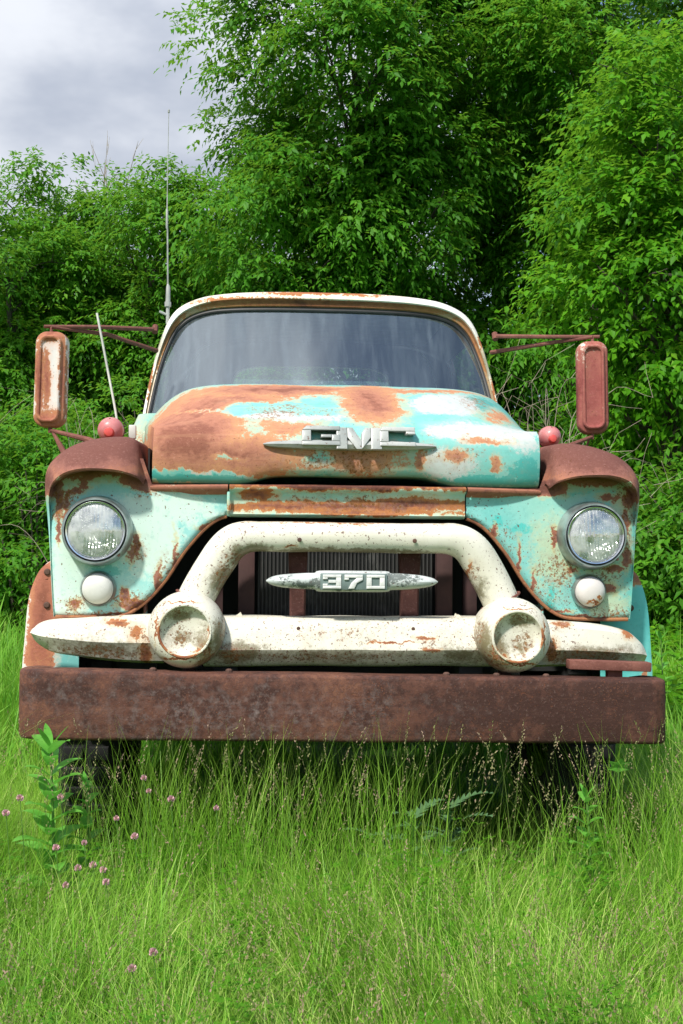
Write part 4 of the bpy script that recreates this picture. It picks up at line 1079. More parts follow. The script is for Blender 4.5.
# left row
tree('broadleaf_tree', 'bushy bright green tree at the left edge above the white-backed mirror', 'tree', at(10, 20.5), 7.7, .12,
     [(0, 0, 5.75, 1.5, 1.5, 1.5), (-.3, 0, 3.2, 1.7, 1.5, 1.7)], 96, .50, 54, 7, 'leaf_bright', G, lobes=18, flat=.6, leaf=.11, wid=.25, droop=.3, sprig=.36)
tree('broadleaf_tree', 'bright green tree with a bare dead top left of the tall radio aerial', 'tree', at(82, 22.5), 8.4, .12,
     [(0, 0, 6.2, 1.5, 1.5, 1.5), (.2, 0, 3.6, 1.8, 1.5, 1.8)], 104, .52, 54, 8, 'leaf_bright', G, lobes=18, flat=.6, leaf=.115, wid=.25, droop=.45, sprig=.45)
tree('broadleaf_tree', 'bright green tree directly behind the tall radio aerial', 'tree', at(152, 21.0), 7.8, .12,
     [(0, 0, 6.1, 1.35, 1.4, 1.6), (.1, 0, 3.2, 1.7, 1.5, 1.7)], 96, .50, 54, 9, 'leaf_bright', G, lobes=18, flat=.6, leaf=.11, wid=.25, droop=.45, sprig=.45)
tree('broadleaf_tree', 'mid green tree between the radio aerial and the cab roof', 'tree', at(222, 23.0), 7.2, .14,
     [(0, 0, 5.0, 1.5, 1.5, 1.9), (0, 0, 2.9, 1.7, 1.5, 1.6)], 92, .52, 52, 10, 'leaf_mid', G, lobes=16, flat=.6, leaf=.115, wid=.25, droop=.45, sprig=.45)
for i, (px, d, h, lab) in enumerate([(-60, 27, 8.6, 'dark tree at the back beyond the left edge tree'), (45, 29, 9.0, 'dark tree filling the gap between the two left-hand trees'), (130, 28, 8.4, 'dark tree at the back behind the tree with the aerial'),
        (270, 29, 9.6, 'dark tree at the back left of the tallest tree'), (420, 30, 12.0, 'dark tree at the back behind the tallest tree'), (800, 27, 12.0, 'dark tree at the back beyond the right edge')]):
    tree('background_tree', lab, 'tree', at(px, d), h, .15, [(0, 0, h * .68, 2.3, 1.8, h * .30), (0, 0, h * .32, 2.5, 1.8, h * .30)], 62, .85, 34, 20 + i, 'leaf_dark', 'dark trees at the back', leaf=.19, wid=.22, sprig=.55, K=7, nl=18)
src = [o for o in bpy.data.objects if o.name.startswith('background_tree')][0]
for px, d, lab in [(-200, 23, 'dark tree standing well beyond the left edge'), (-380, 25, 'outermost dark tree on the left'), (-290, 19, 'dark tree nearest the camera beyond the left edge'), (930, 22, 'dark tree standing well beyond the right edge'), (1120, 24, 'outermost dark tree on the right')]:
    t = src.copy(); COL.objects.link(t); t.location = at(px, d); t.rotation_euler.z = px; t['label'] = lab
    for ch in src.children:
        c2 = ch.copy(); COL.objects.link(c2); c2.parent = t
# understorey shrubs
SH = [(-35, 15.0, 3.2, 1.5, 'leaf_bright', 'tall leafy shrub below the white-backed mirror at the left edge'),
      (38, 14.2, 2.5, 1.3, 'leaf_mid', 'leafy shrub behind the left mirror'),
      (95, 16.0, 3.0, 1.4, 'leaf_mid', 'shrub with bare arching stems behind the thin white aerial rod'),
      (150, 17.5, 3.6, 1.5, 'leaf_bright', 'shrub beside the left windshield pillar'),
      (225, 18.0, 3.6, 1.5, 'leaf_mid', 'shrub behind the left half of the cab'),
      (340, 18.0, 3.6, 1.7, 'leaf_dark', 'dark shrub behind the middle of the cab'),
      (440, 18.0, 3.4, 1.6, 'leaf_dark', 'dark shrub behind the right half of the cab'),
      (525, 15.5, 2.9, 1.3, 'leaf_mid', 'shrub with dead stems between the cab and the red-rusted mirror'),
      (590, 13.0, 2.0, 1.1, 'leaf_mid', 'shrub below the red-rusted mirror'),
      (655, 11.5, 1.55, 1.0, 'leaf_bright', 'low bright shrub beside the right fender'),
      (725, 11.0, 1.9, 1.1, 'leaf_bright', 'low bright shrub at the right edge'),
      (-110, 16.0, 3.4, 1.6, 'leaf_mid', 'shrub beyond the left edge')]
for i, (px, d, h, r, mat, lab) in enumerate(SH):
    s = empty('shrub', at(px, d)); tag(s, lab, 'shrub', 'shrubs in front of the trees')
    V, F, rn, C, O = crown([(0, 0, h * .55, r, r * .8, h * .5), (.3, 0, h * .25, r * 1.05, r * .8, h * .28)], int(46 * r), .42, 34, 60 + i, leaf=.10, wid=.22, sprig=.34, K=7, droop=.4)
    V[:, 2] = np.abs(V[:, 2])
    np_mesh('foliage', V, F, np.full(len(F) // 3, 3), rn, M[mat], s)
    rng = np.random.default_rng(300 + i); m = MB()
    for _ in range(9):
        a = rng.uniform(0, 6.28); q = r * rng.uniform(.3, .9)
        m.tube(cr([(rng.normal(0, .1), rng.normal(0, .1), -.05), (math.cos(a) * q * .4, math.sin(a) * q * .4, h * .5), (math.cos(a) * q, math.sin(a) * q, h * rng.uniform(.7, .98))], 4), [.022 * (1 - .8 * k / 8) for k in range(9)], 5, cap=False)
    m.build('stems', M['bark'], s, weld=0, fixn=False)

def brush(label, px, d, n, w, h, seed, thick=.008):
    rng = np.random.default_rng(seed); m = MB()
    for _ in range(n):
        x0 = rng.normal(0, w * .5); a = rng.normal(0, .7); hh = h * rng.uniform(.5, 1.05)
        reach = rng.normal(0, .45) * h * .5
        p = [(x0, rng.normal(0, .2), 0), (x0 + reach * .35, rng.normal(0, .2), hh * .65), (x0 + reach * .8, rng.normal(0, .3), hh), (x0 + reach * 1.35, rng.normal(0, .3), hh * rng.uniform(.72, 1.05))]
        pts = cr(p, 5); r0 = thick * rng.uniform(.5, 1.3)
        m.tube(pts, [r0 * (1 - .75 * k / (len(pts) - 1)) for k in range(len(pts))], 4, cap=False)
        for _ in range(3):
            k = rng.integers(4, len(pts)); b = np.array(pts[k]); e = b + np.array([rng.normal(0, .3), rng.normal(0, .1), rng.normal(.12, .2)])
            m.tube([b, (b + e) / 2 + rng.normal(0, .03, 3), e], [r0 * .5, r0 * .35, .002], 3, cap=False)
    o = m.build('dead_brush', M['twig'], None, weld=0, fixn=False)
    o.location = at(px, d); tag(o, label, 'dead brush')
brush('tangle of bare grey stems between the cab and the red-rusted mirror', 535, 10.6, 60, .30, 2.45, 5, .0055)
brush('bare arching stems behind the thin white aerial rod', 112, 11.2, 34, .26, 2.5, 6, .005)
rng = np.random.default_rng(77); m = MB()
for _ in range(9):
    b = np.array([0, 0, 6.9]); e = np.array([rng.normal(0, .38), rng.normal(0, .2), 8.2 + rng.uniform(-.25, .7)])
    m.tube([b, (b + e) / 2 + rng.normal(0, .05, 3), e], [.014, .009, .003], 4, cap=False)
    for _ in range(3):
        p = b + (e - b) * rng.uniform(.5, .9); q = p + np.array([rng.normal(0, .16), 0, rng.uniform(.1, .35)]); m.tube([p, q], [.005, .002], 3, cap=False)
o = m.build('dead_treetop', M['twig'], None, weld=0, fixn=False); o.location = at(105, 22.4); tag(o, 'bare grey twigs sticking out above the left-hand trees', 'dead branch')

# ------------------------------------------------------------------ grass
def flow(x, y, f, seed):
    return np.sin(x * f * 2.1 + seed) * np.cos(y * f * 1.7 + seed * 1.3) + .6 * np.sin(x * f * 4.3 + y * f * 3.1 + seed * 2)
def blades(x, y, h, w, bend, az, segs, rng, tone, z0=0):
    n = len(x)
    t = np.linspace(0, 1, segs + 1)
    th0 = rng.uniform(.0, .28, n)
    th = th0[:, None] + bend[:, None] * t[None] ** 1.4
    ds = h[:, None] / segs
    dx = np.sin(th[:, :-1]) * ds; dz = np.cos(th[:, :-1]) * ds
    X = np.c_[np.zeros(n), np.cumsum(dx, 1)]; Z = np.c_[np.zeros(n), np.cumsum(dz, 1)]
    wob = rng.normal(0, .10, (n, 1)) * t[None] ** 2 * h[:, None]
    ca, sa = np.cos(az)[:, None], np.sin(az)[:, None]
    px = x[:, None] + X * ca - wob * sa; py = y[:, None] + X * sa + wob * ca; pz = Z + z0
    wd = w[:, None] * np.clip(1.0 - t[None] ** 2.2, 0, 1) * (.75 + .25 * np.minimum(1, t[None] * 4))
    fa = az[:, None] + math.pi / 2 + rng.normal(0, .7, (n, 1))
    ox, oy = np.cos(fa) * wd / 2, np.sin(fa) * wd / 2
    Lv = np.stack([px - ox, py - oy, pz], 2); Rv = np.stack([px + ox, py + oy, pz], 2)
    V = np.concatenate([Lv[:, :-1], Rv[:, :-1], np.stack([px[:, -1:], py[:, -1:], pz[:, -1:]], 2)], 1)   # n, 2*segs+1
    m_ = 2 * segs + 1
    base = (np.arange(n) * m_)[:, None]
    F = []; fs = []
    quads = []
    for s in range(segs - 1):
        quads.append(np.concatenate([base + s, base + segs + s, base + segs + s + 1, base + s + 1], 1))
    tri = np.concatenate([base + segs - 1, base + 2 * segs - 1, base + 2 * segs], 1)
    F = np.concatenate(quads + [tri], 1).reshape(-1)
    fs = np.tile(np.r_[np.full(segs - 1, 4), 3], n)
    rn = np.repeat(tone, segs)
    tv = np.tile(np.r_[t[:-1], t[:-1], 1.0], n)
    return V.reshape(-1, 3), F, fs, rn, tv

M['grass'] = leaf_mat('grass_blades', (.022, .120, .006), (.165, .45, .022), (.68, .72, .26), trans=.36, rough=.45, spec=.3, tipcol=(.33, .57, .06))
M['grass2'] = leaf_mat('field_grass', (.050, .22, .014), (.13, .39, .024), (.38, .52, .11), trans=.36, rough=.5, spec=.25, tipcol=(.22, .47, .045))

def under_truck(x, y):
    return (np.abs(x) < 1.0) & (y > -.05) & (y < 5.2)

BEND = [.55, .5, .2]
def grass_patch(name, n, dmin, dmax, spread, hr, wr, segs, mat, seed, power=1.0, keep=1.0, tuft=30, trad=.035, straw=.10):
    rng = np.random.default_rng(seed)
    u = rng.uniform(0, 1, n)
    d = dmin + (dmax - dmin) * u ** power
    x = rng.uniform(-1, 1, n) * (d * .30 + spread); y = CAMY + d
    nt = n // tuft
    pick = rng.integers(0, nt, n); loose = rng.uniform(0, 1, n) < .25
    ox = rng.normal(0, trad, n); oy = rng.normal(0, trad, n)
    tx_, ty_ = x[pick], y[pick]
    x = np.where(loose, x, tx_ + ox); y = np.where(loose, y, ty_ + oy)
    ttone = rng.normal(0, .16, nt)[pick]; th_ = rng.uniform(.72, 1.22, nt)[pick]; tazo = rng.uniform(-1, 1, nt)[pick]
    fan = np.arctan2(oy, ox)
    # clumping
    cl = flow(x, y, 1.9, 1.0) + .5 * flow(x, y, 5.0, 4.0)
    k = rng.uniform(-1.6, 2.6, n) < cl + 1.2
    un = under_truck(x, y)
    k &= ~(un & (rng.uniform(0, 1, n) > keep))
    x, y, cl = x[k], y[k], cl[k]; n = len(x); un = under_truck(x, y)
    ttone, th_, tazo, fan, loose = ttone[k], th_[k], tazo[k], fan[k], loose[k]
    hh = rng.uniform(hr[0], hr[1], n) * (1 + .16 * cl) * rng.choice([.6, .8, 1.0, 1.12], n, p=[.2, .3, .35, .15])
    tx = np.where(y > -.75, 1.0, np.clip(1.0 + .75 * (y + .75), .48, 1))
    hh *= tx
    hh = np.where(un, hh * np.where(np.abs(x) < .72, np.where(y < .5, .35, .22), 1.05), hh)
    big = flow(x, y, 1.55, 5.3)
    lod = np.clip((flow(x, y, 2.3, 9.1) - .15) * 1.6, 0, 1)
    hh *= th_ * (1 + .24 * big)
    near = (y > -.80) & (y < .5) & (np.abs(x) < 1.12)
    hh = np.where(near, hh * .72, hh)
    w_keep = np.where((y > -.42) & (y < .6) & (np.abs(x) < 1.05) & (rng.uniform(0, 1, n) < .72), 0., 1.)
    hh = hh * np.where(w_keep > 0, 1, .25)
    fa_ = 1.1 + 2.0 * flow(x, y, .9, 2.0) + tazo
    wf = rng.uniform(0, 1.3, n)
    az = np.arctan2(np.sin(fan) * wf + np.sin(fa_), np.cos(fan) * wf + np.cos(fa_)) + rng.normal(0, .45, n)
    bend = np.abs(rng.normal(BEND[0], BEND[1], n)) + BEND[2] + lod * rng.uniform(.3, 1.2, n) + (y < -.8) * rng.uniform(0, .8, n)
    w = rng.uniform(wr[0], wr[1], n) * np.where(rng.uniform(0, 1, n) < .13, rng.uniform(1.5, 2.1, n), 1)
    tone = np.clip(.36 + .15 * flow(x, y, 1.3, 7) + .12 * lod + .10 * (y < -1.0) + rng.normal(0, .15, n) + ttone + (rng.uniform(0, 1, n) < straw) * rng.uniform(.3, .7, n), 0, 1)
    V, F, fs, rn, tv = blades(x, y, hh, w, bend, az, segs, rng, tone)
    o = np_mesh(name, V, F, fs, rn, M[mat], None, tv)
    tag(o, None, None, None, 'stuff')
    return o
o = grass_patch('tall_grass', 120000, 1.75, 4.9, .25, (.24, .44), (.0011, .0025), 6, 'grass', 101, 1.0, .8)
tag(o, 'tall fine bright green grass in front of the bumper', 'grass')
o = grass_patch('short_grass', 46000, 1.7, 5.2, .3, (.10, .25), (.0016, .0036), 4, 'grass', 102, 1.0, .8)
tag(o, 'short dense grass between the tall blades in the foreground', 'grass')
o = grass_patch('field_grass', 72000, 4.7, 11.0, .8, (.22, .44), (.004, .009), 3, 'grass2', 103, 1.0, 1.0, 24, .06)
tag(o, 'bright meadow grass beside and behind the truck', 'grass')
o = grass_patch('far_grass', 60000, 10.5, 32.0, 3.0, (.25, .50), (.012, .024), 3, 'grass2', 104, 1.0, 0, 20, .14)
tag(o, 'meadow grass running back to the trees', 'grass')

def tall_row():
    rng = np.random.default_rng(44); n = 1500
    x = rng.choice([-.88, -.60, -.50, -.42, -.33, -.24, -.10, .06, .18, .80, 1.0], n) + rng.normal(0, .075, n); y = rng.uniform(-.62, -.27, n)
    V, F, fs, rn, tv = blades(x, y, rng.uniform(.34, .66, n), rng.uniform(.0012, .0028, n), np.abs(rng.normal(.35, .3, n)) + .1, rng.uniform(0, 6.28, n), 7, rng, np.clip(rng.normal(.5, .22, n), 0, 1))
    o = np_mesh('tall_grass', V, F, fs, rn, M['grass'], None, tv); tag(o, 'tallest grass blades reaching up in front of the bumper edge', 'grass', None, 'stuff')
tall_row()
BEND = [1.35, .45, .3]
o = grass_patch('arching_grass', 5000, 2.3, 4.6, .25, (.32, .56), (.0010, .0022), 8, 'grass', 105, 1.0, .3, 6, .03, .45)
tag(o, 'long pale blades arching over the foreground grass', 'grass')
def weed_carpet():
    rng = np.random.default_rng(9); V_, F_, R_ = [], [], []; off = 0
    for k in range(70):
        d = rng.uniform(6.2, 11); px = rng.uniform(640, 760)
        p = at(px, d); h = rng.uniform(.2, .45)
        V, F, r, C, O = crown([(0, 0, h * .55, .20, .20, h * .45)], 5, .10, 7, 900 + k, leaf=.075, wid=.26, sprig=.14, K=6, droop=.3)
        V = V + np.array([p.x, p.y, 0]); V[:, 2] = np.abs(V[:, 2]); V_.append(V); F_.append(F + off); R_.append(r); off += len(V)
    F = np.concatenate(F_)
    o = np_mesh('meadow_weeds', np.concatenate(V_), F, np.full(len(F) // 3, 3), np.concatenate(R_), M['leaf_lime'])
    tag(o, 'leafy weeds growing through the meadow beside the truck', 'weeds', None, 'stuff')
weed_carpet()

def side_meadow():
    rng = np.random.default_rng(71); n = 130000
    x = rng.uniform(-16, 16, n); y = CAMY - 1 + 24 * rng.uniform(0, 1, n) ** 1.5
    d = y - CAMY
    k = (np.abs(x) > np.maximum(d, 1.2) * .27 + .25 + .1 * d * 0) & ~under_truck(x, y)
    x, y = x[k], y[k]; n = len(x)
    V, F, fs, rn, tv = blades(x, y, rng.uniform(.18, .42, n) * (1 + .25 * flow(x, y, 1.5, 5.3)), rng.uniform(.006, .013, n), np.abs(rng.normal(.55, .5, n)) + .2, rng.uniform(0, 6.28, n), 3, rng, np.clip(.36 + .15 * flow(x, y, 1.3, 7) + rng.normal(0, .2, n), 0, 1))
    o = np_mesh('side_meadow_grass', V, F, fs, rn, M['grass2'], None, tv); tag(o, 'meadow grass spreading to both sides of the truck', 'grass', None, 'stuff')
side_meadow()

# seed heads
def seed_grass(n, seed, low=False):
    rng = np.random.default_rng(seed)
    Vs, Fs, FS, RN = [], [], [], []
    off = 0
    d = rng.uniform(2.1, 4.6, n); x = rng.uniform(-1, 1, n) * (d * .30 + .1); y = CAMY + d
    # a thicker row right under the bumper
    q = rng.uniform(0, 1, n) < .42
    d = np.where(q, rng.uniform(3.2, 3.66, n), d); x = np.where(q, rng.uniform(-1.1, 1.1, n), x); y = CAMY + d
    h = rng.uniform(.42, .66, n) * np.where(y < -1.2, .8, 1)
    if low:
        d = rng.uniform(1.9, 3.3, n); x = rng.uniform(-1, 1, n) * (d * .30 + .1); y = CAMY + d; h = rng.uniform(.20, .36, n)
    az = rng.uniform(0, 6.28, n); bend = rng.uniform(.1, .7, n)
    V, F, fs, rn, tv = blades(x, y, h, np.full(n, .0016), bend, az, 6, rng, rng.uniform(.55, .9, n))
    Vs.append(V); Fs.append(F); FS.append(fs); RN.append(rn * 0 + .15); off = len(V)
    VV = V.reshape(n, 13, 3)
    tip = VV[:, 12]; b = VV[:, 5]
    dirv = unit(tip - b)
    K = 18
    t = np.linspace(0, 1, K)
    L = rng.uniform(.05, .10, n)
    P = tip[:, None] - dirv[:, None] * (L[:, None] * (1 - t))[..., None]
    spread = rng.uniform(.0015, .006, (n, 1, 1)) * (1.1 - t[None, :, None])
    P = P + rng.normal(0, 1, (n, K, 3)) * spread
    ld = unit(dirv[:, None] + rng.normal(0, .35, (n, K, 3)))
    wv = unit(np.cross(ld, rng.normal(0, 1, (n, K, 3))))
    sz = rng.uniform(.005, .009, (n, K, 1))
    v = np.stack([P, P + ld * sz * .5 + wv * sz * .22, P + ld * sz, P + ld * sz * .5 - wv * sz * .22], 2).reshape(-1, 3)
    bidx = np.arange(n * K)[:, None] * 4 + off
    Vs.append(v); Fs.append(np.concatenate([bidx, bidx + 1, bidx + 2, bidx + 3], 1).reshape(-1)); FS.append(np.full(n * K, 4))
    RN.append(np.clip(np.repeat(rng.uniform(.4, 1, n), K) + rng.normal(0, .1, n * K), .35, 1))
    m = leaf_mat('grass_seed_heads', (.13, .24, .03), (.30, .28, .13), (.40, .27, .20), trans=.3, rough=.7, spec=.2)
    o = np_mesh('seed_grass', np.concatenate(Vs), np.concatenate(Fs), np.concatenate(FS), np.concatenate(RN), m)
    return tag(o, 'flowering grass stalks with tan and pinkish seed heads in front of the bumper', 'grass', None, 'stuff')
seed_grass(430, 201)
o = seed_grass(900, 203, True); o['label'] = 'short grass stalks with tan seed heads in the near foreground'

# clover leaves
def clover_leaves(n, seed):
    rng = np.random.default_rng(seed)
    cc = rng.integers(0, 60, n); d = rng.uniform(2.2, 3.7, 60)[cc] + rng.normal(0, .05, n); x = (rng.uniform(-1, .9, 60) ** 3)[cc] * 0 + (rng.uniform(-1, .8, 60)[cc]) * (d * .29) + rng.normal(0, .05, n); y = CAMY + d
    z = rng.uniform(.12, .27, n) * np.where(y > -.9, 1.15, .8)
    V = []; 
    for k in range(3):
        a = rng.uniform(0, .5, n) + k * 2.094
        r = rng.uniform(.006, .012, n)
        c, s = np.cos(a), np.sin(a)
        def pt(rr, ss, dz): return np.stack([x + (c * rr - s * ss) * r, y + (s * rr + c * ss) * r, z + dz * r], 1)
        V.append(np.stack([pt(0, 0, 0), pt(1.0, .62, .35), pt(1.75, .42, .2), pt(1.65, 0, .05), pt(1.75, -.42, .2), pt(1.0, -.62, .35)], 1))
    V = np.stack(V, 1).reshape(-1, 3)
    F = np.arange(len(V)); fs = np.full(n * 3, 6)
    o = np_mesh('clover_leaves', V, F, fs, np.repeat(np.clip(rng.normal(.3, .2, n), 0, 1), 3), leaf_mat('clover_leaf', (.07, .24, .012), (.11, .31, .015), (.18, .38, .03), trans=.4))
    return tag(o, 'small clover leaves mixed into the foreground grass', 'clover', None, 'stuff')
clover_leaves(1500, 202)

# clover flowers: each a thing
M['clover'] = plain('clover_petals', (.56, .33, .34), .7, 0, .5, 130)
M['stem'] = plain('green_stem', (.09, .20, .03), .6)
FLW = [(145, 777, 3.45), (62, 796, 3.3), (118, 817, 3.2), (86, 841, 3.1), (172, 798, 3.35), (95, 863, 3.05), (80, 866, 3.0), (105, 868, 3.0), (68, 883, 2.95), (22, 797, 3.3), (8, 812, 3.25), (150, 790, 3.4), (217, 807, 3.3), (136, 835, 3.15), (155, 949, 2.6), (134, 965, 2.55), (108, 880, 2.95), (58, 846, 3.1)]
fl0 = None
for i, (px, py, d) in enumerate(FLW):
    p = at(px, d); z = 1.14 - (py - 545) / 1200 * d
    if fl0 is None or True:
        e = empty('clover_flower', (p.x, p.y, 0))
        tag(e, 'small pink clover head on a thin stem in the grass below the bumper', 'flower', 'clover flowers in the grass')
    rng = np.random.default_rng(i)
    m = MB(); r = rng.uniform(.0065, .009)
    for k in range(46):
        g = k + .5; ph = math.acos(1 - 2 * g / 46 * .92); th = 2.4 * g
        dv = Vector((math.sin(ph) * math.cos(th), math.sin(ph) * math.sin(th), math.cos(ph)))
        c = Vector((0, 0, z)) + dv * r * .45; tip = Vector((0, 0, z + .002)) + dv * r * rng.uniform(.95, 1.25)
        sd = dv.orthogonal().normalized() * r * .22
        m.face([c - sd * .5, c + sd * .5, tip + sd, tip - sd])
    m.build('flower_head', M['clover'], e, smooth=False, weld=0, fixn=False)
    m = MB(); m.tube(cr([(.03, .02, 0), (.012, .01, z * .6), (0, 0, z)], 3), .0012, 5); m.build('flower_stem', M['stem'], e)

# leafy weed at the left end of the bumper
def lance(m, base, dirv, L, W, sag=.3, n=7, fold=.25):
    dirv = Vector(dirv).normalized(); s = dirv.cross(Vector((0, 0, 1))).normalized(); rows = []
    for k in range(n + 1):
        t = k / n
        c = Vector(base) + dirv * L * t + Vector((0, 0, -sag * L * t * t)); w = W * math.sin(math.pi * min(1, t * .92 + .08)) ** .8 * (1 - .2 * t)
        up = Vector((0, 0, fold * w))
        rows.append([c - s * w + up, c, c + s * w + up])
    m.grid(rows)
def weed_mat():
    n = N('weed_leaf')
    c = n.mix(n.smooth(n.noise(22, 4), .3, .7), (.13, .40, .05), (.20, .52, .08))
    a = n.bsdf(Base_Color=c, Roughness=.4, Specular_IOR_Level=.3); b = n.node('ShaderNodeBsdfTranslucent', {'Color': c}).outputs[0]
    return n.done(n.node('ShaderNodeMixShader', {0: .4, 1: a, 2: b}).outputs[0])
M['weed'] = weed_mat()
def weed(px, d, htop, lab, seed, leafL=.10, npair=7, name='leafy_weed', lw=.16):
    rng = np.random.default_rng(seed); p = at(px, d)
    e = empty(name, (p.x, p.y, 0)); tag(e, lab, 'weed')
    m = MB(); m.tube(cr([(0, 0, 0), (.01, 0, htop * .5), (0, 0, htop)], 3), [.005] * 3 + [.004] * 3 + [.003], 6); m.build('stem', M['stem'], e)
    m = MB()
    for k in range(npair):
        z = htop * (.25 + .75 * (k + .5) / npair); a = k * 1.0 + rng.uniform(-.3, .3)
        for q in (0, math.pi):
            L = leafL * rng.uniform(.8, 1.15) * (1.1 - .35 * k / npair)
            lance(m, (0, 0, z), (math.cos(a + q), math.sin(a + q), .55 + .5 * k / npair), L, L * lw, .35)
    for k in range(3): lance(m, (0, 0, htop), (math.cos(k * 2.1), math.sin(k * 2.1), 1.4), leafL * .6, leafL * .09, .1)
    m.build('leaves', M['weed'], e, weld=0, fixn=False)
weed(52, 3.42, .565, 'tall leafy weed with pointed leaves growing at the left end of the bumper', 3, .15, 13, lw=.22)
weed(88, 3.52, .44, 'shorter leafy weed right of the tall one, in front of the left tyre', 4, .085, 9, lw=.24)
weed(585, 3.55, .40, 'leafy weed standing in front of the right tyre', 6, .085, 9, lw=.24)
weed(660, 6.6, .62, 'leafy weed behind the right end of the bumper', 5, .13, 7)

# lobed thistles in the shade under the bumper
M['thistle'] = plain('thistle_leaf', (.085, .18, .07), .6, 0, .2, 20)
def thistle(px, d, z, lab, seed, n=9):
    rng = np.random.default_rng(seed); p = at(px, d); e = empty('thistle', (p.x, p.y, 0)); tag(e, lab, 'weed')
    m = MB()
    for k in range(n):
        a = k * 2.4 + rng.uniform(-.3, .3); L = rng.uniform(.12, .2)
        d_ = Vector((math.cos(a), math.sin(a), rng.uniform(.4, 1.1))).normalized(); s = d_.cross(Vector((0, 0, 1))).normalized(); rows = []
        N_ = 17
        for i in range(N_):
            t = i / (N_ - 1); w = L * .17 * (1 - t * .75) * (1.25 if i % 2 else .28); c = Vector((0, 0, z * (.4 + .6 * k / n))) + d_ * L * t + Vector((0, 0, -.4 * L * t * t))
            rows.append([c - s * w + d_ * (w * .6 if i % 2 else 0), c, c + s * w + d_ * (w * .6 if i % 2 else 0)])
        m.grid(rows)
    m.build('lobed_leaves', M['thistle'], e, weld=0, fixn=False)
    m = MB(); m.tube([(0, 0, 0), (0, 0, z)], .005, 6); m.build('stem', M['stem'], e)
thistle(412, 3.80, .30, 'grey-green thistle with lobed leaves in the shade under the bumper', 1)
thistle(448, 3.86, .32, 'grey-green thistle nearer the right wheel under the bumper', 2)
thistle(380, 3.84, .24, 'small thistle in the shade below the middle of the bumper', 3, 6)

# single broad leaf
p = at(617, 3.66); e = empty('broadleaf_seedling', (p.x, p.y, 0)); tag(e, 'seedling with one broad pointed leaf under the right end of the bumper', 'weed')
m = MB(); z = 1.14 - (764 - 545) / 1200 * 3.66
pts = [(0, -.028), (.012, -.02), (.034, -.018), (.024, -.004), (.036, .014), (.016, .012), (.004, .03), (-.010, .014), (-.030, .018), (-.022, -.002), (-.032, -.016), (-.012, -.02)]
for i in range(len(pts)):
    a, b = pts[i], pts[(i + 1) % len(pts)]
    m.face([(0, 0, z), (a[0], -.010 - a[1] * .5 + abs(a[0]) * .2, z + a[1] * .85), (b[0], -.010 - b[1] * .5 + abs(b[0]) * .2, z + b[1] * .85)])
m.build('leaf_blade', M['weed'], e, smooth=False)
m = MB(); m.tube([(0, .02, 0), (0, .01, z * .6), (0, 0, z)], .0018, 5); m.build('stem', M['stem'], e)

# ground
n = N('meadow_soil')
f = n.noise(1.2, 6); g_ = n.noise(30, 6, .7)
c = n.mix(n.smooth(f, .35, .65), (.055, .12, .018), (.085, .17, .026)); c = n.mix(n.smooth(g_, .5, .75, 0, .6), c, (.10, .085, .045))
m = MB()
def gz_(x, y): return .05 * math.sin(x * .23) * math.sin(y * .19 + 1) * min(1, max(0, (abs(y) - 3) / 8))
xs = np.r_[-160, -90, -50, np.linspace(-30, 30, 25), 50, 90, 160]; ysn = np.r_[-160, -90, -50, np.linspace(-30, 36, 29), 55, 90, 160]
m.grid([[(x, y, -.002 + gz_(x, y)) for x in xs] for y in ysn])
o = m.build('ground', n.done(n.bsdf(Base_Color=c, Roughness=.95)), None); o['kind'] = 'structure'
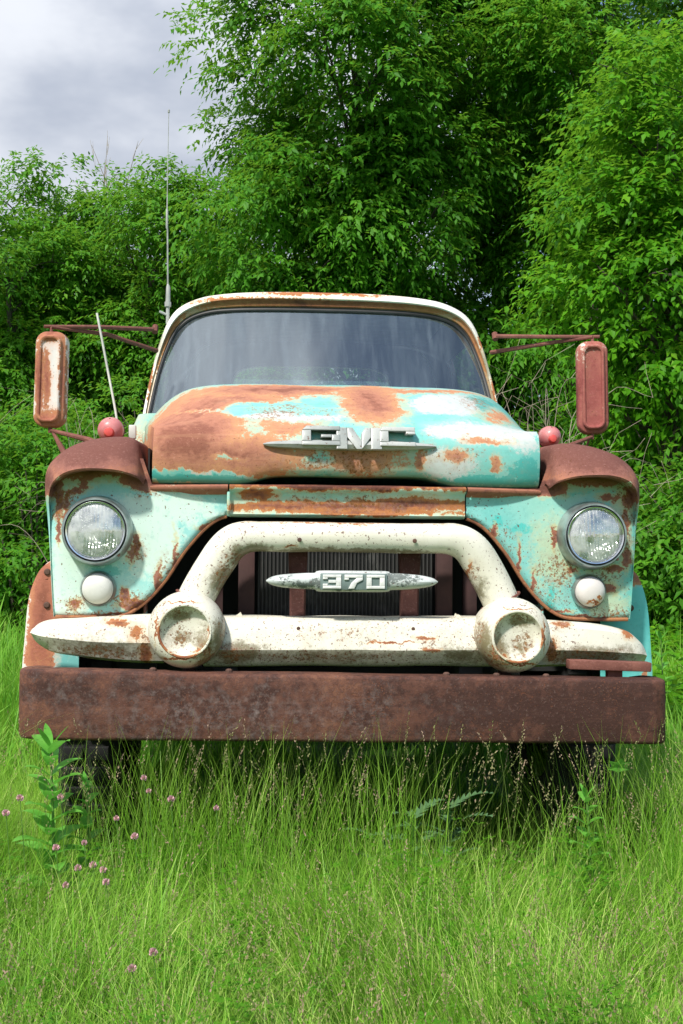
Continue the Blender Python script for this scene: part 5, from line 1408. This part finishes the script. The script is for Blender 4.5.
# ------------------------------------------------------------------ light, sky, camera
SUN = Vector((-.44, -.80, 1.06)).normalized()
el = math.asin(SUN.z); az = math.atan2(SUN.x, SUN.y)
W = N('World', world=True); scene.world = W.m
sky = W.node('ShaderNodeTexSky', sky_type='NISHITA', sun_disc=False, sun_elevation=el, sun_rotation=az, air_density=1.0, dust_density=.6, ozone_density=1.2)
d = W.node('ShaderNodeTexCoord').outputs['Generated']
sx = W.node('ShaderNodeSeparateXYZ', {0: d})
n1 = W.noise(1.9, 6, .55, vec=W.vmath('MULTIPLY', d, (1, 1, 2.2)), off=3.1)
n2 = W.noise(5.0, 5, .55, vec=W.vmath('MULTIPLY', d, (1, 1, 2.0)), off=8.4)
# the cloud bank thins out towards the right behind the trees
cover = W.math('MULTIPLY_ADD', sx.outputs['X'], -2.2, W.math('ADD', n1, .12))
cover = W.smooth(cover, .28, .52)
shade = W.math('ADD', W.math('MULTIPLY', n1, .55), W.math('MULTIPLY', n2, .45))
cl = W.mix(W.smooth(shade, .40, .60), (3.2, 3.5, 4.15), (5.7, 5.9, 6.3))
cl = W.vmath('SCALE', cl, W.math('MULTIPLY_ADD', W.smooth(sx.outputs['Z'], .30, .95), .8, 1.0))
colr = W.mix(W.math('MULTIPLY', cover, .94), sky.outputs[0], cl)
bg = W.node('ShaderNodeBackground', {'Color': colr, 'Strength': .12})
W.t.links.new(bg.outputs[0], W.out.inputs['Surface'])

sl = bpy.data.lights.new('sun', 'SUN'); sl.energy = 4.1; sl.angle = R(4); sl.color = (1, .955, .88)
so = bpy.data.objects.new('sun', sl); COL.objects.link(so); so.rotation_euler = SUN.to_track_quat('Z', 'Y').to_euler(); so.location = SUN * 30

cam = bpy.data.cameras.new('camera'); co = bpy.data.objects.new('camera', cam); COL.objects.link(co); scene.camera = co
cam.sensor_fit = 'AUTO'; cam.sensor_width = 36; cam.lens = 1200 / 1024 * 36; cam.clip_end = 600; cam.clip_start = .05
co.location = (0, -4, 1.14); co.rotation_euler = (R(90) + math.atan(33 / 1200), 0, 0)
scene.view_settings.view_transform = 'Standard'; scene.view_settings.look = 'None'; scene.view_settings.gamma = 1
scene.view_settings.exposure = .40
scene.cycles.max_bounces = 8; scene.cycles.transparent_max_bounces = 12; scene.cycles.caustics_reflective = False; scene.cycles.caustics_refractive = False
scene.cycles.use_denoising = True
